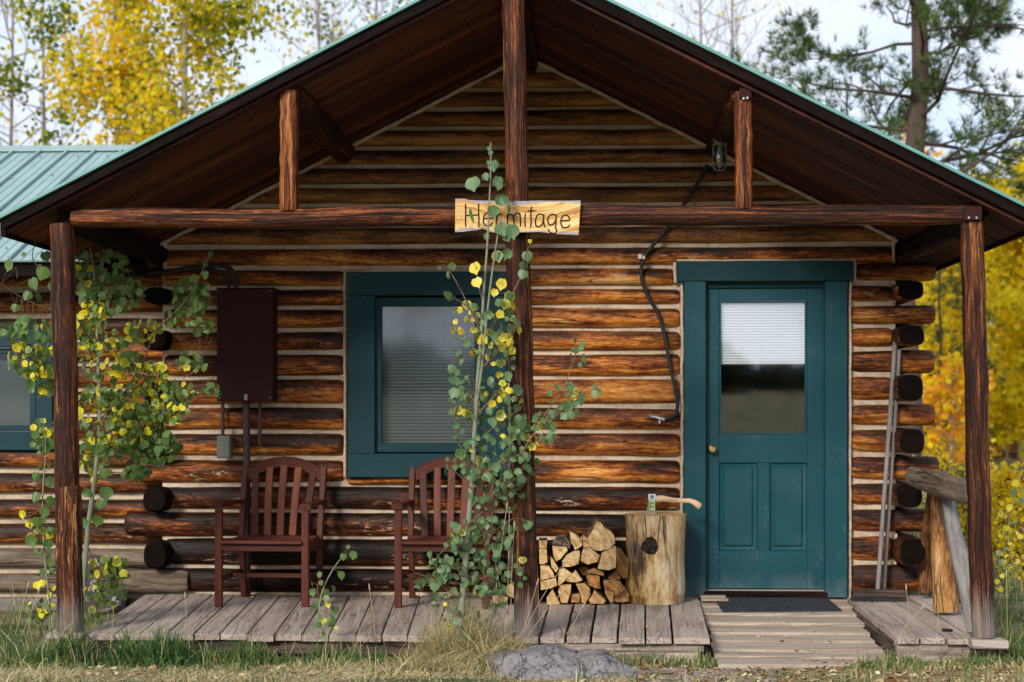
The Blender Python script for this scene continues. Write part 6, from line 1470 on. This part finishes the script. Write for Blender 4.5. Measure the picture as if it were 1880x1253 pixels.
# ================================================================== grass, straw, litter
def clump(x, y): return np.array([max(.2, .72 + 1.35 * noise.noise(Vector((a * 2.3, b * 2.3, 1))) + .7 * noise.noise(Vector((a * 7, b * 7, 5)))) for a, b in zip(x, y)])
def blades(N, xf, yf, hl, hh_, tintm, tints, width=.0032, bend=.5, lie=0.0):
    x = xf(N); y = yf(N); L = rng.uniform(hl, hh_, N) * clump(x, y); a = rng.uniform(0, 2 * np.pi, N); b = np.abs(rng.normal(bend, .3, N))
    z = np.array([gz(p_, q_) for p_, q_ in zip(x, y)]) - .004; base = np.stack([x, y, z], 1); d = np.stack([np.cos(a), np.sin(a), 0 * a], 1)
    sa = a + np.pi / 2 + rng.normal(0, .5, N); s_ = np.stack([np.cos(sa), np.sin(sa), 0 * a], 1) * (width * rng.uniform(.6, 1.4, N))[:, None]
    elev0 = np.clip(np.pi / 2 - b * .45 - lie, .05, 1.6); pts = [base]; e = elev0.copy(); p_ = base.copy()
    for i in range(3): p_ = p_ + (d * np.cos(e)[:, None] + np.array([0, 0, 1]) * np.sin(e)[:, None]) * (L / 3)[:, None]; p_[:, 2] = np.maximum(p_[:, 2], z + .006); pts.append(p_.copy()); e = e - b * .8
    w_ = [1, .95, .7, .12]; V = np.stack([q for i in range(4) for q in (pts[i] - s_ * w_[i], pts[i] + s_ * w_[i])], 1); k = np.arange(N) * 8
    Q = np.concatenate([np.stack([k + 2 * i, k + 2 * i + 1, k + 2 * i + 3, k + 2 * i + 2], 1) for i in range(3)]); t_ = np.clip(rng.normal(tintm, tints, N), 0, 1)
    return V.reshape(-1, 3), Q, np.repeat(t_, 8)
def merge(lst):
    V = []; Q = []; T = []; b = 0
    for v, q, t_ in lst: V.append(v); Q.append(q + b); T.append(t_); b += len(v)
    return np.concatenate(V), np.concatenate(Q), np.concatenate(T)
U = rng.uniform
def xpx(a, b, Y=-2.2): return lambda N: U(PX(a, Y), PX(b, Y), N)
def yr(a, b): return lambda N: U(a, b, N)
def tuft(px, Y, sp_, n, hl, hh_, tm, ts, bend=.45, wd=.0032): c = PX(px, Y); return blades(n, lambda N: rng.normal(c, sp_, N), lambda N: np.minimum(rng.normal(Y, sp_ * .5, N), YP - .03 if px < 1300 else 9), hl, hh_, tm, ts, bend=bend, width=wd)
G = [blades(2300, xpx(-250, 900), yr(-2.45, -2.04), .03, .10, .5, .25, bend=.9), blades(500, xpx(-250, 500), yr(-2.4, -2.05), .09, .22, .2, .18, bend=.8), blades(900, xpx(880, 1320), yr(-2.2, -2.06), .04, .10, .4, .3), blades(900, xpx(1625, 2050), yr(-2.4, -2.0), .02, .08, .6, .25, bend=.9), blades(2500, lambda N: U(PX(1840, -1.5), 6, N), yr(-2.2, 1.5), .08, .28, .35, .25), blades(6500, lambda N: U(2.4, 9, N), yr(1, 12), .10, .34, .5, .28, width=.006), blades(1800, lambda N: U(-7, -3.0, N), yr(-2.0, .1), .08, .22, .3, .25), blades(5500, lambda N: U(-5.5, 5.5, N), yr(-4.5, -2.5), .03, .11, .5, .25)]
for px, Y, s_, n, a, b, tm in ((320, -2.16, .13, 420, .12, .27, .15), (290, -2.2, .10, 500, .15, .30, .2), (360, -2.15, .10, 450, .15, .27, .2), (225, -2.2, .10, 400, .12, .26, .22), (140, -2.15, .10, 400, .12, .26, .25), (585, -2.12, .08, 420, .12, .24, .1), (620, -2.15, .07, 300, .1, .22, .12), (500, -2.2, .12, 350, .1, .22, .3), (700, -2.2, .12, 250, .08, .18, .3), (60, -2.2, .15, 400, .08, .18, .3), (430, -2.2, .1, 300, .1, .2, .35), (830, -2.2, .1, 350, .1, .22, .55), (1290, -2.2, .05, 220, .06, .15, .4), (1600, -2.35, .10, 260, .04, .10, .35), (1720, -2.15, .12, 420, .05, .14, .4), (1790, -2.15, .08, 260, .06, .16, .4), (1860, -1.9, .12, 420, .1, .28, .3), (1900, -1.2, .2, 500, .1, .3, .35)):
    G.append(tuft(px, Y, s_, int(n * .8), a * .8, b * .82, tm, .2))
V, Q, T_ = merge(G); tag(put('green_grass', np_mesh('green_grass', V, Q, T_, M['grass'])), 'tufts of green grass growing along the deck edge', kind='stuff')
G = [blades(24000, xpx(-250, 1130), yr(-2.8, -2.12), .06, .17, .82, .12, bend=1.2, lie=.7, width=.0022), blades(5000, xpx(740, 960), yr(-2.5, -2.1), .10, .26, .72, .14, bend=1.0, lie=.3, width=.0022), blades(12000, xpx(1330, 2050), yr(-2.85, -2.2), .04, .12, .82, .12, bend=1.2, lie=.9, width=.0022), blades(3000, lambda N: U(PX(1650, -2), 5, N), yr(-2.3, -1.4), .06, .22, .75, .15, bend=1.0, lie=.4, width=.0022), blades(12000, lambda N: U(-5.5, 5.5, N), yr(-4.8, -2.7), .06, .18, .8, .12, bend=1.2, lie=.8, width=.0026),
     blades(220, xpx(-100, 900), yr(-2.3, -2.05), .25, .42, .8, .08, bend=.55, lie=.15, width=.0018)]
for px, n in ((865, 450), (905, 500), (800, 300), (940, 260)): G.append(tuft(px, -2.18, .08, n, .15, .34, .72, .12, bend=.6, wd=.002))
V, Q, T_ = merge(G); tag(put('dry_grass', np_mesh('dry_grass', V, Q, T_, M['grass'])), 'pale dry straw lying over the ground in front of the porch', kind='stuff')
# seed-head stalks by the middle post
stalks = MB()
for (x0, y0, x1, y1) in ((925, 1190, 935, 945), (938, 1185, 944, 970), (900, 1190, 930, 935), (960, 1165, 1037, 1035), (965, 1175, 1030, 1090), (950, 1185, 985, 1075), (930, 1190, 905, 1010), (1040, 1165, 1068, 1118), (880, 1190, 860, 1090), (1640, 1185, 1690, 1120), (1790, 1175, 1812, 1085), (1720, 1175, 1722, 1090), (1668, 1160, 1664, 1085), (1855, 1240, 1848, 1060), (690, 1175, 679, 1085), (345, 1175, 340, 1100), (28, 1165, 50, 1080), (50, 1170, 70, 1090)):
    Y = -2.12 if x0 < 1780 else -1.9; a, b = P(x0, y0, Y), P(x1, y1, Y - .04); q = catmull([a, a.lerp(b, .5) + Vector((uni(-.01, .01), 0, .01)), b], 4); sweep(stalks, q, circ(.0016, n=4), up=(0, 1, 0), cap=0)
    d = (b - a).normalized(); sweep(stalks, [b - d * .002, b + d * .012, b + d * .030, b + d * .042], circ(.0042, n=6), [.3, 1, .8, .2], up=(0, 1, 0), cap=0)
me = to_mesh('seed_stalks', stalks, M['grass']); me.attributes.new('tint', 'FLOAT', 'POINT').data.foreach_set('value', np.full(len(me.vertices), .85, dtype=np.float32))
tag(put('seed_stalks', me), 'tall dry grass stalks with seed heads by the posts', kind='stuff')
# leaf litter and gravel
def scatter_leaves(name, label, N, xf, yf, zf, s0, s1, tm, ts):
    x, y = xf(N), yf(N); z = np.array([zf(a, b) for a, b in zip(x, y)]) + rng.uniform(.003, .012, N); cen = np.stack([x, y, z], 1)
    nrm = rng.normal(0, .28, (N, 3)) + np.array([0, 0, 1]); nrm /= np.linalg.norm(nrm, axis=1)[:, None]; r = rng.normal(size=(N, 3)); u = np.cross(nrm, r); u /= np.linalg.norm(u, axis=1)[:, None]; v = np.cross(nrm, u); s_ = U(s0, s1, N)[:, None]; V = np.zeros((N, 6, 3))
    for i in range(6): a = 2 * math.pi * i / 6; V[:, i] = cen + u * s_ * math.cos(a) * (1.2 if i == 0 else 1) + v * s_ * .8 * math.sin(a) + nrm * s_ * .25 * (i % 3 == 0)
    t_ = np.clip(rng.normal(tm, ts, N), 0, 1); return tag(put(name, np_mesh(name, V.reshape(-1, 3), np.arange(N * 6).reshape(N, 6), np.repeat(t_, 6), M['litter'])), label, kind='stuff')
scatter_leaves('fallen_leaves', 'fallen brown and yellow leaves on the bare ground by the ramp', 900, xpx(1080, 1900, -2.4), yr(-2.85, -2.1), gz, .006, .020, .5, .3)
scatter_leaves('fallen_leaves', 'scattered fallen leaves in the straw before the deck', 320, xpx(-200, 1100), yr(-2.8, -2.1), gz, .010, .022, .75, .2)
scatter_leaves('deck_litter', 'small dry leaves and needles on the deck boards', 190, xpx(300, 1280, -1.2), yr(-1.95, -.1), lambda a, b: .002, .003, .011, .35, .3)
scatter_leaves('ramp_litter', 'a few orange and yellow leaves on the ramp', 26, xpx(1330, 1600, -1.6), yr(-2.1, -.6), lambda a, b: rz(b) + .002, .008, .018, .55, .25)
N = 2600; x = U(PX(1090, -2.4), PX(1420, -2.4), N); y = U(-2.8, -2.03, N); z = np.array([gz(a, b) for a, b in zip(x, y)]); s_ = rng.uniform(.003, .011, N); oc = np.array([(1, 0, 0), (0, 1, 0), (-1, 0, 0), (0, -1, 0), (0, 0, .7), (0, 0, -.7)]); V = np.stack([x, y, z], 1)[:, None, :] + oc[None] * (s_[:, None, None] * rng.uniform(.6, 1.3, (N, 6, 1)))
fa = np.array([(0, 1, 4), (1, 2, 4), (2, 3, 4), (3, 0, 4)]); Q = (np.arange(N)[:, None, None] * 6 + fa[None]).reshape(-1, 3); tag(put('gravel', np_mesh('gravel', V.reshape(-1, 3), Q, np.repeat(np.clip(rng.normal(.45, .25, N), 0, 1), 6), M['gravel'])), 'small stones and grit beside the ramp', kind='stuff')
# a black cone on the right deck
mb = MB(); c = P(1739, 1155, -1.75); c.z = .008
sweep(mb, [c + Vector((-.03, 0, 0)), c + Vector((-.02, 0, .003)), c, c + Vector((.02, 0, 0)), c + Vector((.032, 0, 0))], circ(.014, .010, 9), [.4, 1, 1.2, .9, .3], amp=.5, fr=60, smooth=False)
one('pine_cone', mb, M['dark_end'], 'small black cone lying on the right deck boards', 'pine cone', tuple(c))
